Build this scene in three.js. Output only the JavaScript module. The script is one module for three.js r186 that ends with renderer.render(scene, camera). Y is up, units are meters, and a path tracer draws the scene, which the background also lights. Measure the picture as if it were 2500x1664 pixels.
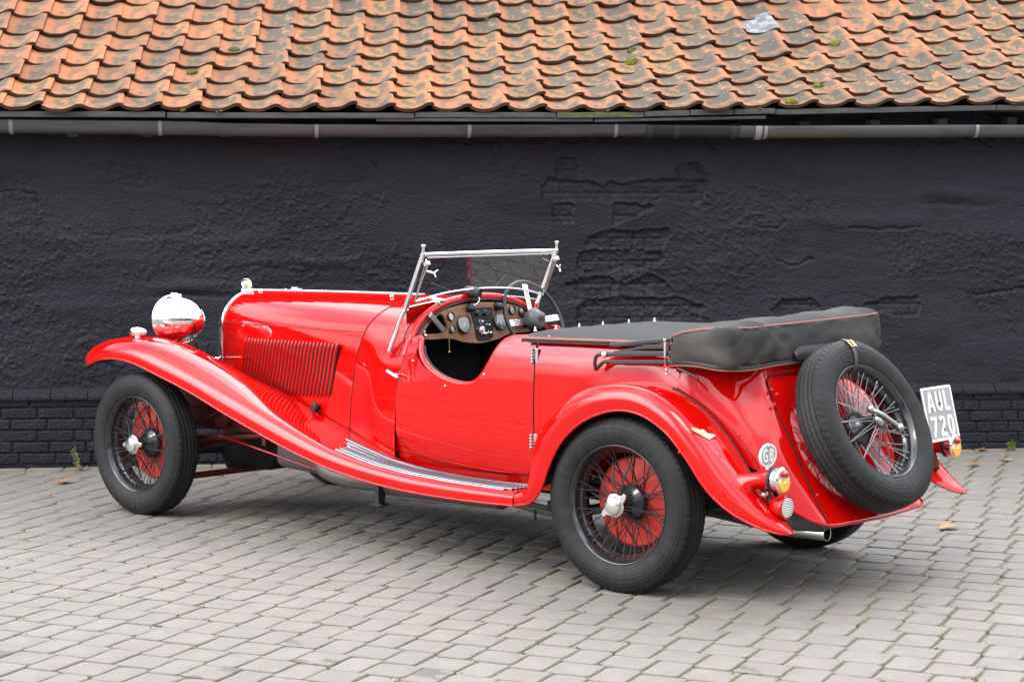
import * as THREE from 'three';
import { mergeGeometries, mergeVertices } from 'three/addons/utils/BufferGeometryUtils.js';
import { RoundedBoxGeometry } from 'three/addons/geometries/RoundedBoxGeometry.js';
import { FontLoader } from 'three/addons/loaders/FontLoader.js';
import { TextGeometry } from 'three/addons/geometries/TextGeometry.js';

// ---------------------------------------------------------------- camera, sky, sun, exposure
const scene = new THREE.Scene();
const camera = new THREE.PerspectiveCamera(19.672, 1024 / 681, 0.1, 400);
camera.position.set(0, 1.692, 12.744);
camera.up.set(0.01147, 0.99744, -0.07061);
camera.lookAt(0.14056 * 10, 1.692 - 0.07152 * 10, 12.744 - 0.98748 * 10);
const renderer = new THREE.WebGLRenderer({ antialias: true });
renderer.setSize(1024, 681);
renderer.toneMapping = THREE.LinearToneMapping;
renderer.toneMappingExposure = 1.0;
renderer.shadowMap.enabled = true;
const SUN_DIR = new THREE.Vector3(-0.30, 0.82, 0.48).normalize();

// seeded noise
function hash(x, y, s = 0) { let h = Math.imul(x | 0, 374761393) + Math.imul(y | 0, 668265263) + Math.imul(s | 0, 2147483647 ^ 0x5bd1e995); h = Math.imul(h ^ (h >>> 13), 1274126177); h ^= h >>> 16; return (h >>> 0) / 4294967296; }
function vn(x, y, s = 0, px = 0, py = 0) {
  const xi = Math.floor(x), yi = Math.floor(y), fx = x - xi, fy = y - yi, u = fx * fx * (3 - 2 * fx), v = fy * fy * (3 - 2 * fy);
  const w = (a, p) => p ? ((a % p) + p) % p : a;
  const a = hash(w(xi, px), w(yi, py), s), b = hash(w(xi + 1, px), w(yi, py), s), c = hash(w(xi, px), w(yi + 1, py), s), d = hash(w(xi + 1, px), w(yi + 1, py), s);
  return a + (b - a) * u + (c - a) * v + (a - b - c + d) * u * v;
}
function fbm(x, y, o = 4, s = 0, px = 0, py = 0) { let t = 0, a = .5, n = 0; for (let i = 0; i < o; i++) { t += a * vn(x, y, s + i * 17, px, py); n += a; x *= 2; y *= 2; px *= 2; py *= 2; a *= .5; } return t / n; }
let seed = 12345; const rnd = () => { seed = (Math.imul(seed, 1664525) + 1013904223) >>> 0; return seed / 4294967296; };
const rr = (a, b) => a + (b - a) * rnd();
const clamp = (x, a = 0, b = 1) => Math.min(b, Math.max(a, x)), lerp = (a, b, t) => a + (b - a) * t, sst = (a, b, x) => { const t = clamp((x - a) / (b - a)); return t * t * (3 - 2 * t); };

{ // bright overcast sky with a little blue grey structure in the cloud
  const W = 1024, H = 512, d = new Float32Array(W * H * 4);
  for (let j = 0; j < H; j++) for (let i = 0; i < W; i++) {
    const el = (j + .5) / H * Math.PI - Math.PI / 2, az = (i + .5) / W * 2 * Math.PI, ce = Math.cos(el), v = [ce * Math.cos(az), Math.sin(el), ce * Math.sin(az)];
    const q = 1 / (Math.max(v[1], 0) + .25), cx = v[0] * q * 2.2, cz = v[2] * q * 2.2;
    const cl = fbm(cx + 20, cz + 20, 6, 5), c2 = sst(.36, .62, cl), thick = fbm(cx * .6 + 50, cz * .6 + 9, 4, 31);
    const up = clamp(v[1]), g = lerp(.75, 1.8, sst(0, .7, up));
    const sd = clamp(v[0] * SUN_DIR.x + v[1] * SUN_DIR.y + v[2] * SUN_DIR.z);
    const bd = v[0] * .905 + v[1] * .40 - v[2] * .14, bank = 10 * sst(.90, .988, bd) * lerp(.75, 1, c2);
    const glow = 2.6 * Math.pow(sd, 9);
    const L = (g * lerp(.5, 1.16, c2) * lerp(.86, 1.1, thick) + glow * lerp(.5, 1, c2)) * 1.3 * 1.5 + bank;
    const blue = [.66, .82, 1.12], white = [1.0, 1.0, 1.02], k = (j * W + i) * 4;
    for (let c = 0; c < 3; c++) d[k + c] = v[1] < -.02 ? .25 : L * lerp(blue[c], white[c], lerp(.25, 1, c2));
    d[k + 3] = 1;
  }
  const t = new THREE.DataTexture(d, W, H, THREE.RGBAFormat, THREE.FloatType);
  t.mapping = THREE.EquirectangularReflectionMapping; t.magFilter = THREE.LinearFilter; t.minFilter = THREE.LinearFilter; t.wrapS = THREE.RepeatWrapping; t.needsUpdate = true;
  scene.background = t; scene.environment = t;
}
const sun = new THREE.DirectionalLight(0xfff1de, 1.5);
sun.position.copy(SUN_DIR).multiplyScalar(30).add(new THREE.Vector3(2, 0, 3)); sun.target.position.set(2, 0, 3);
sun.castShadow = true; sun.shadow.radius = 34; sun.shadow.mapSize.set(2048, 2048);
Object.assign(sun.shadow.camera, { left: -9, right: 9, top: 9, bottom: -9, near: 1, far: 60 });
scene.add(sun, sun.target);

// ---------------------------------------------------------------- helpers
const used = {};
function numbered(n) { if (!(n in used)) { used[n] = 0; return n; } used[n]++; return n + '_' + String(used[n]).padStart(3, '0'); }
function tag(o, label, category, group, kind) { if (label) o.userData.label = label; if (category) o.userData.category = category; if (group) o.userData.group = group; if (kind) o.userData.kind = kind; return o; }
function thing(name, label, category, pos = [0, 0, 0], group) { const g = new THREE.Group(); g.name = numbered(name); g.position.set(...pos); scene.add(g); return tag(g, label, category, group); }
function part(name, geo, mat, parent) { const m = new THREE.Mesh(geo, mat); m.name = name; m.castShadow = m.receiveShadow = true; parent.add(m); return m; }
function grp(name, parent, pos = [0, 0, 0]) { const g = new THREE.Group(); g.name = name; g.position.set(...pos); parent.add(g); return g; }
const v3 = a => new THREE.Vector3(a[0], a[1], a[2]);
function norm1(g) { let q = g.index ? g.toNonIndexed() : g; for (const k of Object.keys(q.attributes)) if (!['position', 'normal', 'uv'].includes(k)) q.deleteAttribute(k); if (!q.attributes.uv) q.setAttribute('uv', new THREE.BufferAttribute(new Float32Array(q.attributes.position.count * 2), 2)); if (!q.attributes.normal) q.computeVertexNormals(); return q; }
const merge = (...l) => mergeGeometries(l.flat().map(norm1));
// curve through control rows (any dimension), index-uniform sampling, centripetal tangents
function spl(P, s, closed = false) {
  const n = P.length, D = P[0].length, at = i => closed ? P[((i % n) + n) % n] : P[clamp(i, 0, n - 1)], out = [];
  const dist = (a, b) => { let t = 0; for (let k = 0; k < D; k++) t += (a[k] - b[k]) ** 2; return Math.max(Math.pow(t, .25), 1e-5); };
  const segs = closed ? n : n - 1;
  for (let i = 0; i < segs; i++) {
    const p0 = at(i - 1), p1 = at(i), p2 = at(i + 1), p3 = at(i + 2), d1 = dist(p1, p2), d0 = (i === 0 && !closed) ? d1 : dist(p0, p1), d2 = (i === segs - 1 && !closed) ? d1 : dist(p2, p3);
    const e0 = i === 0 && !closed, e3 = i === segs - 1 && !closed;
    for (let j = 0; j < s; j++) {
      const t = j / s, t2 = t * t, t3 = t2 * t, q = new Array(D);
      for (let k = 0; k < D; k++) {
        const m1 = e0 ? p2[k] - p1[k] : d1 * ((p1[k] - p0[k]) / d0 - (p2[k] - p0[k]) / (d0 + d1) + (p2[k] - p1[k]) / d1);
        const m2 = e3 ? p2[k] - p1[k] : d1 * ((p2[k] - p1[k]) / d1 - (p3[k] - p1[k]) / (d1 + d2) + (p3[k] - p2[k]) / d2);
        q[k] = (2 * t3 - 3 * t2 + 1) * p1[k] + (t3 - 2 * t2 + t) * m1 + (-2 * t3 + 3 * t2) * p2[k] + (t3 - t2) * m2;
      }
      out.push(q);
    }
  }
  if (!closed) out.push(at(n - 1).slice());
  return out;
}
// surface through rows of points; from / to cut it after the normals are known, so that neighbouring panels stay smooth across their joint
function loft(rows, su = 4, sv = 4, o = {}) {
  const R = rows.map(r => spl(r, sv, o.closedV)), cols = R[0].length, G = [];
  for (let c = 0; c < cols; c++) G.push(spl(R.map(r => r[c]), su));
  const nu = G[0].length, pos = [], uv = [], idx = [], cv = o.closedV ? cols : cols - 1;
  for (let i = 0; i < nu; i++) for (let c = 0; c < cols; c++) { pos.push(...G[c][i]); uv.push(i / (nu - 1), c / (cols - 1)); }
  const a0 = (o.from ?? 0) * su, a1 = o.to !== undefined ? o.to * su : nu - 1, v0 = (o.vfrom ?? 0) * sv, v1 = o.vto !== undefined ? o.vto * sv : cv;
  const all = [], keep = [];
  for (let i = 0; i < nu - 1; i++) for (let c = 0; c < cv; c++) {
    const a = i * cols + c, b = i * cols + (c + 1) % cols, d = (i + 1) * cols + c, e = (i + 1) * cols + (c + 1) % cols;
    const t = o.flip ? [a, b, d, b, e, d] : [a, d, b, b, d, e]; all.push(...t); if (i >= a0 && i < a1 && c >= v0 && c < v1) keep.push(...t);
  }
  const g = new THREE.BufferGeometry();
  g.setAttribute('position', new THREE.Float32BufferAttribute(pos, 3)); g.setAttribute('uv', new THREE.Float32BufferAttribute(uv, 2));
  g.setIndex(all); g.computeVertexNormals(); g.setIndex(keep); g.userData = { G, nu, cols };
  return g;
}
function mirror(g) { const q = norm1(g.clone()); const p = q.attributes.position, n = q.attributes.normal, u = q.attributes.uv; for (let i = 0; i < p.count; i++) { p.setZ(i, -p.getZ(i)); n.setZ(i, -n.getZ(i)); } for (let i = 0; i < p.count; i += 3) for (const A of [p, n, u]) for (let k = 0; k < A.itemSize; k++) { const a = A.array, x = (i + 1) * A.itemSize + k, y = (i + 2) * A.itemSize + k, t = a[x]; a[x] = a[y]; a[y] = t; } return q; }
function offset(g, d) { const q = g.clone(), p = q.attributes.position, n = q.attributes.normal; for (let i = 0; i < p.count; i++) p.setXYZ(i, p.getX(i) + n.getX(i) * d, p.getY(i) + n.getY(i) * d, p.getZ(i) + n.getZ(i) * d); return q; }
class C3 extends THREE.Curve { constructor(P, closed) { super(); this.P = spl(P, 8, closed); if (closed) this.P.push(this.P[0].slice()); } getPoint(t, o = new THREE.Vector3()) { const f = clamp(t) * (this.P.length - 1), i = Math.min(Math.floor(f), this.P.length - 2), k = f - i; return o.set(...this.P[i].map((a, j) => lerp(a, this.P[i + 1][j], k))); } }
function tube(P, r, o = {}) { const c = new C3(P, o.closed); return new THREE.TubeGeometry(c, o.n ?? Math.max(2, (P.length - 1) * 6), r, o.rs ?? 7, !!o.closed); }
function capped(P, r, o = {}) { const g = [tube(P, r, o)]; for (const q of [P[0], P[P.length - 1]]) { const s = new THREE.SphereGeometry(r, 8, 6); s.translate(...q); g.push(s); } return merge(g); }
const Y = new THREE.Vector3(0, 1, 0), Z = new THREE.Vector3(0, 0, 1), X = new THREE.Vector3(1, 0, 0);
function rod(a, b, r, r2 = r, n = 10) { const A = v3(a), B = v3(b), L = A.distanceTo(B), g = new THREE.CylinderGeometry(r2, r, L, n); g.translate(0, L / 2, 0); g.applyQuaternion(new THREE.Quaternion().setFromUnitVectors(Y, B.sub(A).normalize())); g.translate(...a); return g; }
function box(w, h, d, pos = [0, 0, 0], rot = [0, 0, 0], r = .004) { const g = new RoundedBoxGeometry(w, h, d, 2, Math.min(r, w / 2.1, h / 2.1, d / 2.1)); g.rotateX(rot[0]); g.rotateY(rot[1]); g.rotateZ(rot[2]); g.translate(...pos); return g; }
function ball(r, pos, s = [1, 1, 1], n = 14) { const g = new THREE.SphereGeometry(r, n, Math.round(n * .7)); g.scale(...s); g.translate(...pos); return g; }
function lathe(P, n = 32, dir, pos = [0, 0, 0]) { const g = new THREE.LatheGeometry(P.map(p => new THREE.Vector2(p[0], p[1])), n); if (dir) g.applyQuaternion(new THREE.Quaternion().setFromUnitVectors(Y, v3(dir).normalize())); g.translate(...pos); return g; }
function ext(pts, depth, holes = [], bevel = .002, curveSegs = 6) { const s = new THREE.Shape(pts.map(p => new THREE.Vector2(...p))); for (const h of holes) s.holes.push(new THREE.Path(h.map(p => new THREE.Vector2(...p)))); return new THREE.ExtrudeGeometry(s, { depth, bevelEnabled: bevel > 0, bevelSize: bevel, bevelThickness: bevel, bevelSegments: 2, curveSegments: curveSegs }); }
const ell = (cx, cy, a, b, n = 24, a0 = 0, a1 = 2 * Math.PI) => Array.from({ length: n }, (_, i) => { const t = a0 + (a1 - a0) * i / (a1 - a0 > 6.28 ? n : n - 1); return [cx + a * Math.cos(t), cy + b * Math.sin(t)]; });

// ---------------------------------------------------------------- materials
const lin = (r, g, b) => new THREE.Color().setRGB(r, g, b);
const std = (c, rough = .6, metal = 0, o = {}) => new THREE.MeshStandardMaterial({ color: Array.isArray(c) ? lin(...c) : c, roughness: rough, metalness: metal, ...o });
function tex(n, m, f, srgb, rep) { const d = new Uint8Array(n * m * 4); for (let j = 0; j < m; j++) for (let i = 0; i < n; i++) { const q = f(i / n, j / m), k = (j * n + i) * 4; if (typeof q === 'number') { d[k] = d[k + 1] = d[k + 2] = clamp(q) * 255; } else for (let c = 0; c < 3; c++) { const x = clamp(q[c]); d[k + c] = 255 * (srgb ? (x <= .0031308 ? x * 12.92 : 1.055 * Math.pow(x, 1 / 2.4) - .055) : x); } d[k + 3] = 255; } const t = new THREE.DataTexture(d, n, m); t.wrapS = t.wrapT = THREE.RepeatWrapping; t.magFilter = THREE.LinearFilter; t.minFilter = THREE.LinearMipmapLinearFilter; t.generateMipmaps = true; if (srgb) t.colorSpace = THREE.SRGBColorSpace; if (rep) t.repeat.set(...rep); t.needsUpdate = true; return t; }
const M = {
  red: new THREE.MeshPhysicalMaterial({ color: lin(.47, .0024, .0016), roughness: .5, specularIntensity: 0, clearcoat: .9, clearcoatRoughness: .02 }),
  redDark: std([.14, .010, .008], .6),
  nut: std([.80, .79, .77], .20, 1), chrome: std([.88, .88, .87], .07, 1),
  steel: std([.55, .53, .50], .24, 1),
  black: new THREE.MeshPhysicalMaterial({ color: lin(.012, .012, .013), roughness: .3, clearcoat: .8, clearcoatRoughness: .08 }),
  satin: std([.018, .018, .019], .45),
  under: std([.014, .013, .012], .85),
  greyPan: std([.06, .06, .055], .7),
  rubber: std([.018, .018, .018], .62), spoke: std([.007, .007, .007], .6),
  seal: std([.008, .007, .008], .6),
  gap: std([.004, .002, .002], .9),
  leather: std([.016, .015, .015], .5),
  piping: std([.26, .085, .065], .7),
  white: std([.70, .69, .65], .4),
  brass: std([.62, .50, .24], .35, 1),
  glass: new THREE.MeshPhysicalMaterial({ color: lin(.97, .985, .975), roughness: .01, transmission: 1, thickness: 0, ior: 1.85 }),
  amber: new THREE.MeshPhysicalMaterial({ color: lin(.86, .46, .02), roughness: .2, clearcoat: 1 }),
  redGlass: new THREE.MeshPhysicalMaterial({ color: lin(.40, .012, .012), roughness: .12, clearcoat: 1, clearcoatRoughness: .03 }),
};

// ---------------------------------------------------------------- ground and paving
{
  const g = new THREE.PlaneGeometry(600, 600); g.rotateX(-Math.PI / 2); g.translate(0, -.06, 0);
  tag(part('ground', g, std([.12, .115, .11], .95), scene), 'grey ground running on beyond the paved yard', null, null, 'structure');
}
const paving = grp('paving', scene); tag(paving, 'yard paved with grey concrete setts with mossy joints', null, null, 'structure');
{
  const soil = tex(256, 256, (u, v) => { const n = fbm(u * 16, v * 16, 4, 3, 16, 16), m = sst(.5, .62, fbm(u * 10, v * 10, 3, 8, 10, 10)); return [lerp(.165, .12, m) * (.6 + .8 * n), lerp(.146, .122, m) * (.6 + .8 * n), lerp(.110, .045, m) * (.6 + .8 * n)]; }, true);
  const jg = new THREE.PlaneGeometry(22, 16, 220, 160); jg.rotateX(-Math.PI / 2); jg.translate(2.5, -.007, 7.9);
  { const p = jg.attributes.position, u = jg.attributes.uv; for (let i = 0; i < p.count; i++) { p.setY(i, -.0115 + .006 * fbm(p.getX(i) * 9, p.getZ(i) * 9, 3, 4)); u.setXY(i, p.getX(i) / .7, p.getZ(i) / .7); } jg.computeVertexNormals(); }
  part('joint_sand', jg, new THREE.MeshStandardMaterial({ map: soil, roughness: 1 }), paving);
  const face = (s, blot) => tex(256, 256, (u, v) => { let n = fbm(u * 5, v * 5, 4, s, 5, 5) + .5 * (fbm(u * 14, v * 14, 3, s + 40, 14, 14) - .5), f = hash(u * 256, v * 256, s), k = .86 + .22 * n + .10 * (f - .5); if (f > .98) k *= .5; if (f < .006) k *= 1.25; const b = blot ? sst(.56, .64, fbm(u * 7 + 7, v * 7, 4, s + 5)) : 0; k *= 1 - .38 * b; return [.186 * k, .172 * k, .148 * k]; }, true);
  const bump = tex(256, 256, (u, v) => .5 * fbm(u * 32, v * 32, 3, 77, 32, 32) + .5 * hash(u * 256, v * 256, 9), false);
  const maps = [face(1), face(2), face(3, 1)];
  const tint = [[1, 1, 1], [.97, .975, .985], [1.0, .98, .97], [.95, .95, .95], [1.03, 1.025, 1.015], [.985, .975, .96]];
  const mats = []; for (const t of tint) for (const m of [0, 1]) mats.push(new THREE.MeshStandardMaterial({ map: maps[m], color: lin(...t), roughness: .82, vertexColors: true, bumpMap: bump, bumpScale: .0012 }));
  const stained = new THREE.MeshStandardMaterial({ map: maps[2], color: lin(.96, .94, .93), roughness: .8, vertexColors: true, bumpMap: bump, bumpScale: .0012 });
  function paverGeo(w, d, s) { // worn sett: rounded corners, soft arris, slightly out of square
    seed = 900 + s * 77; const out = [], r = rr(.011, .019), c = [[1, 1], [-1, 1], [-1, -1], [1, -1]].map(([a, b]) => [a * w / 2 + rr(-.002, .002), b * d / 2 + rr(-.002, .002)]);
    c.forEach((p, k) => { const a0 = k * Math.PI / 2, sx = Math.sign(p[0]), sy = Math.sign(p[1]); for (let i = 0; i < 3; i++) { const a = a0 + i * Math.PI / 4; out.push([p[0] - sx * r + r * Math.cos(a), p[1] - sy * r + r * Math.sin(a)]); } const q = c[(k + 1) % 4], t = .5; out.push([lerp(p[0], q[0], t) + (k % 2 ? rr(-.0025, .001) * sx * -1 : 0), lerp(p[1], q[1], t) + (k % 2 ? 0 : rr(-.0025, .001) * sy)]); });
    const n = out.length, pos = [], uv = [], idx = [], o1 = rnd(), o2 = rnd();
    const ring = (k, y) => out.forEach(p => { pos.push(p[0] * k - 0, y, p[1] * k); uv.push(p[0] * k / .5 + o1, p[1] * k / .5 + o2); });
    const ins = m => out.forEach(p => { const L = Math.hypot(...p), k = (L - m) / L; pos.push(p[0] * k, 0, p[1] * k); uv.push(p[0] * k / .5 + o1, p[1] * k / .5 + o2); });
    ins(.011); ring(1, 0); ring(1, -.03); for (let i = 0; i < n; i++) { const L = Math.hypot(...out[i]), k = (L - .003) / L; pos[(n + i) * 3] = out[i][0]; pos[(n + i) * 3 + 1] = -.0042; }
    for (let i = 0; i < n; i++) pos[i * 3 + 1] = -.0006 + .0008 * Math.sin(i * 1.3 + s);
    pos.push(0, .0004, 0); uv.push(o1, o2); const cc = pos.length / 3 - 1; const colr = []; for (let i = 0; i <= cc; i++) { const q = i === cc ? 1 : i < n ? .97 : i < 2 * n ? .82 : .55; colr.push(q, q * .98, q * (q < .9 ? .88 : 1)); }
    for (let i = 0; i < n; i++) { const j = (i + 1) % n; idx.push(cc, j, i); for (const k of [0, 1]) idx.push(k * n + i, k * n + j, (k + 1) * n + i, k * n + j, (k + 1) * n + j, (k + 1) * n + i); }
    const g = new THREE.BufferGeometry(); g.setAttribute('position', new THREE.Float32BufferAttribute(pos, 3)); g.setAttribute('uv', new THREE.Float32BufferAttribute(uv, 2)); g.setAttribute('color', new THREE.Float32BufferAttribute(colr, 3)); g.setIndex(idx); g.computeVertexNormals(); return g;
  }
  const GA = [0, 1, 2, 3].map(i => paverGeo(.173, .1735, i)), GB = [0, 1, 2, 3].map(i => paverGeo(.209, .1325, i + 10));
  const e1 = [.0804, -.1814], e2 = [.121, .103], all = [], cam = [0, 12.74];
  for (let i = -95; i < 95; i++) for (let j = -95; j < 95; j++) {
    const wj = Math.max(j + .6 * i * 0, 0), tw = Math.tanh(wj / 16), x = .269 + i * (e1[0] + .004 * tw) + j * e2[0] + .006 * wj * tw, z = 5.244 + i * e1[1] + j * e2[1] + .026 * 16 * Math.log(Math.cosh(wj / 16));
    if (x < -6 || x > 11 || z < .2 || z > 15) continue;
    const d = 12.74 - z, sx = (x - .14 * d) / Math.max(d, .1), vis = d > 4.95 && sx > -.272 && sx < .268;
    all.push({ i, j, x, z, vis, d, tw });
  }
  all.sort((a, b) => (b.vis - a.vis) || a.d - b.d);
  const rot = Math.atan2(.857, .515), q = new THREE.Quaternion(), tiltq = new THREE.Euler(), dm = new THREE.Object3D();
  const rest = {}; let count = 0; seed = 4242;
  for (const p of all) {
    const A = ((p.i + p.j) & 1) === 0, k = Math.floor(hash(p.i, p.j, 5) * 4), h = hash(p.i, p.j, 6), h2 = hash(p.i, p.j, 7), h3 = hash(p.i, p.j, 8);
    dm.position.set(p.x + (h - .5) * .003, -.001 + (h2 - .5) * .003, p.z + (h3 - .5) * .003);
    dm.rotation.set((h2 - .5) * .012, rot - .065 * p.tw + (h - .5) * .02 + (h3 > .5 ? Math.PI : 0), (h3 - .5) * .012); dm.scale.set(1 - .02 * p.tw, 1, 1 + .135 * p.tw); dm.updateMatrix();
    const mi = Math.floor(hash(p.i, p.j, 21) * mats.length);
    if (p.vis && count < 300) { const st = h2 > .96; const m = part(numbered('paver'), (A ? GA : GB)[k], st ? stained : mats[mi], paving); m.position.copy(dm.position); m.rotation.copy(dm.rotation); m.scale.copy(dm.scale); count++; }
    else (rest[(A ? 'A' : 'B') + k] ??= []).push(dm.matrix.clone(), tint[mi >> 1]);
  }
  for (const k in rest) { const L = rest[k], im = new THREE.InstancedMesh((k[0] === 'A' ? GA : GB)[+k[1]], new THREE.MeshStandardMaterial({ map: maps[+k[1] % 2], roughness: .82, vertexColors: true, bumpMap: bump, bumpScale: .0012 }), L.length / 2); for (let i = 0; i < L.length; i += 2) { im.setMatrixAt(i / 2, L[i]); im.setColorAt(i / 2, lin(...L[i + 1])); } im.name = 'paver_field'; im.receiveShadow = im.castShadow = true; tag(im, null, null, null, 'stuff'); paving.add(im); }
  // narrow course of pale blocks along the foot of the wall
  const bg = [0, 1, 2].map(i => paverGeo(.226, .082, 30 + i)), bl = [];
  for (let i = 0; i < 86; i++) { dm.scale.set(1, 1, 1); dm.position.set(-10 + i * .232, .002 + .002 * hash(i, 1), .105); dm.rotation.set(0, (hash(i, 2) - .5) * .012, 0); dm.updateMatrix(); const g = bg[i % 3].clone(); g.applyMatrix4(dm.matrix); bl.push(g); }
  part('border_course', merge(bl), new THREE.MeshStandardMaterial({ map: maps[0], color: lin(1.0, .96, .88), roughness: .85, bumpMap: bump, bumpScale: .0012 }), paving);
  // moss in the little square holes where four setts meet
  const blobs = []; seed = 99; const tuft = new THREE.IcosahedronGeometry(1, 0);
  for (const p of all) { if (!p.vis && p.d < 12.4 && hash(p.i, p.j, 3) > .3) continue; const h = hash(p.i, p.j, 31); if (h < .45 - .2 * p.tw) continue; const n = h > .84 - .2 * p.tw ? 10 : 4; for (let k = 0; k < n; k++) { const g = new THREE.Matrix4(), s = rr(.002, .0045), on = rr(-.03, .03) * (k > 3 ? 1.4 : .35), di = k % 2; g.compose(new THREE.Vector3(p.x + .5 * (e1[0] + e2[0] + .004 * p.tw) + (di ? .515 : .857) * on + rr(-.005, .005), -.006 + rr(0, .005), p.z + .5 * (e1[1] + e2[1] + .026 * p.tw) + (di ? -.857 : .515) * on + rr(-.005, .005)), new THREE.Quaternion().setFromEuler(new THREE.Euler(rr(0, 3), rr(0, 3), rr(0, 3))), new THREE.Vector3(s * 1.3, s * .9, s * 1.3)); blobs.push(g); } }
  const im = new THREE.InstancedMesh(tuft, std([.095, .10, .022], 1), blobs.length); blobs.forEach((m, i) => { im.setMatrixAt(i, m); const t = hash(i, 5); im.setColorAt(i, lin(lerp(.8, 1.25, t), lerp(.75, 1.15, hash(i, 6)), lerp(.6, 1.8, hash(i, 7)))); });
  im.name = 'joint_moss'; im.receiveShadow = true; scene.add(im); tag(im, 'green moss growing in the joints of the setts', 'moss', null, 'stuff');
}

// ---------------------------------------------------------------- barn
const barn = thing('barn', 'long low barn with a black painted wall under an orange pantile roof', 'barn');
const X0 = -10, X1 = 10, LS = -.0083, ledgeY = x => .497 + LS * (x + 1.44);
const paintBump = tex(512, 512, (u, v) => .5 * fbm(u * 40, v * 60, 3, 40, 40, 60) + .3 * sst(.6, .85, vn(u * 64, v * 64, 44, 64, 64)) + .14 * sst(.6, .85, vn(u * 120, v * 120, 45, 120, 120)), false);
const paintRough = tex(256, 256, (u, v) => { const n = fbm(u * 6, v * 6, 4, 60, 6, 6); return [0, .46 + .24 * n, 0]; }, false);
const blackPaint = new THREE.MeshPhysicalMaterial({ specularIntensity: .55, color: lin(.0138, .0142, .0208), vertexColors: true, roughness: 1, roughnessMap: paintRough, bumpMap: paintBump, bumpScale: .006 });
{
  const poly = {
    a: [[2.05, 1.84], [2.3, 1.82], [2.43, 1.78], [2.46, 1.81], [2.55, 1.79], [2.64, 1.82], [2.75, 1.82], [3, 1.84], [3.11, 1.82], [3.12, 1.75], [3.09, 1.68], [3.04, 1.66], [2.83, 1.69], [2.75, 1.68], [2.48, 1.68], [2.23, 1.68], [2.07, 1.68], [2.01, 1.71], [2.01, 1.76]],
    b: [[2.9, 1.92], [3.05, 1.94], [3.1, 1.9], [3.11, 1.83], [2.9, 1.84]], c: [[2.15, 1.97], [2.24, 1.97], [2.25, 1.84], [2.11, 1.84], [2.09, 1.92]],
    d: [[2.08, 1.68], [2.22, 1.67], [2.23, 1.54], [2.09, 1.53]], e: [[2.49, 1.68], [2.76, 1.65], [2.75, 1.62], [2.48, 1.52]],
    f: [[2.48, 1.5], [2.65, 1.48], [2.85, 1.5], [2.87, 1.46], [2.83, 1.38], [2.72, 1.36], [2.37, 1.38], [2.29, 1.39], [2.33, 1.45], [2.46, 1.49]],
    g: [[2.26, 1.34], [2.37, 1.37], [2.67, 1.36], [2.8, 1.35], [2.83, 1.3], [2.79, 1.26], [2.61, 1.22], [2.54, 1.24], [2.46, 1.21], [2.26, 1.21], [2.25, 1.27]],
    h: [[2.17, 1.14], [2.27, 1.17], [2.46, 1.19], [2.51, 1.13], [2.51, 1.07], [2.35, 1.06], [2.18, 1.09]], i: [[2.53, 1.13], [2.75, 1.2], [2.84, 1.15], [2.9, 1.08], [2.86, 1.05], [2.67, 1.07], [2.53, 1.07]],
    j: [[2.25, .98], [2.33, 1.05], [2.83, 1.04], [2.92, 1.05], [3.11, .98], [3.08, .91], [3.1, .8], [2.25, .78]],
    k: [[3.55, .94], [3.65, 1.03], [3.84, 1.03], [3.91, .96], [3.79, .92], [3.59, .92]], l: [[4.2, .98], [4.34, 1.03], [4.58, 1.04], [4.61, .98], [4.59, .91], [4.42, .91], [4.3, .94]],
  };
  const P = Object.values(poly).map((p, k) => ({ p, x0: Math.min(...p.map(q => q[0])) - .06, x1: Math.max(...p.map(q => q[0])) + .06, y0: Math.min(...p.map(q => q[1])) - .06, y1: Math.max(...p.map(q => q[1])) + .06, k }));
  const sd = (x, y, p) => { let d = 9, ins = false; for (let i = 0, j = p.length - 1; i < p.length; j = i++) { const [ax, ay] = p[j], [bx, by] = p[i], ex = bx - ax, ey = by - ay, t = clamp(((x - ax) * ex + (y - ay) * ey) / (ex * ex + ey * ey)); d = Math.min(d, Math.hypot(x - ax - t * ex, y - ay - t * ey)); if ((by > y) !== (ay > y) && x < (ax - bx) * (y - by) / (ay - by) + bx) ins = !ins; } return ins ? -d : d; };
  const cracks = [[[-1.6, 1.75], [-1.44, 1.744], [-1.347, 1.754], [-1.224, 1.726], [-1.208, 1.623]], [[4.98, 1.05], [5.1, 1.06], [5.2, 1.075], [5.4, 1.1]], [[3.0, 1.93], [3.12, 1.86], [3.13, 1.7]], [[3.02, .93], [3.13, .9], [3.17, .8]], [[2.62, 1.36], [2.63, 1.48]], [[2.46, 1.19], [2.51, 1.13], [2.62, 1.18]], [[3.6, 1.28], [3.72, 1.25], [3.85, 1.3]], [[3.35, 1.53], [3.6, 1.5], [3.66, 1.55]], [[.9, 1.95], [.94, 1.9]], [[4.1, 1.5], [4.3, 1.49], [4.6, 1.5]], [[3.1, 2.1], [3.2, 2.0]]];
  const sg = (x, y, L) => { let d = 9; for (let i = 1; i < L.length; i++) { const [ax, ay] = L[i - 1], [bx, by] = L[i], ex = bx - ax, ey = by - ay, t = clamp(((x - ax) * ex + (y - ay) * ey) / (ex * ex + ey * ey)); d = Math.min(d, Math.hypot(x - ax - t * ex, y - ay - t * ey)); } return d; };
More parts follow.
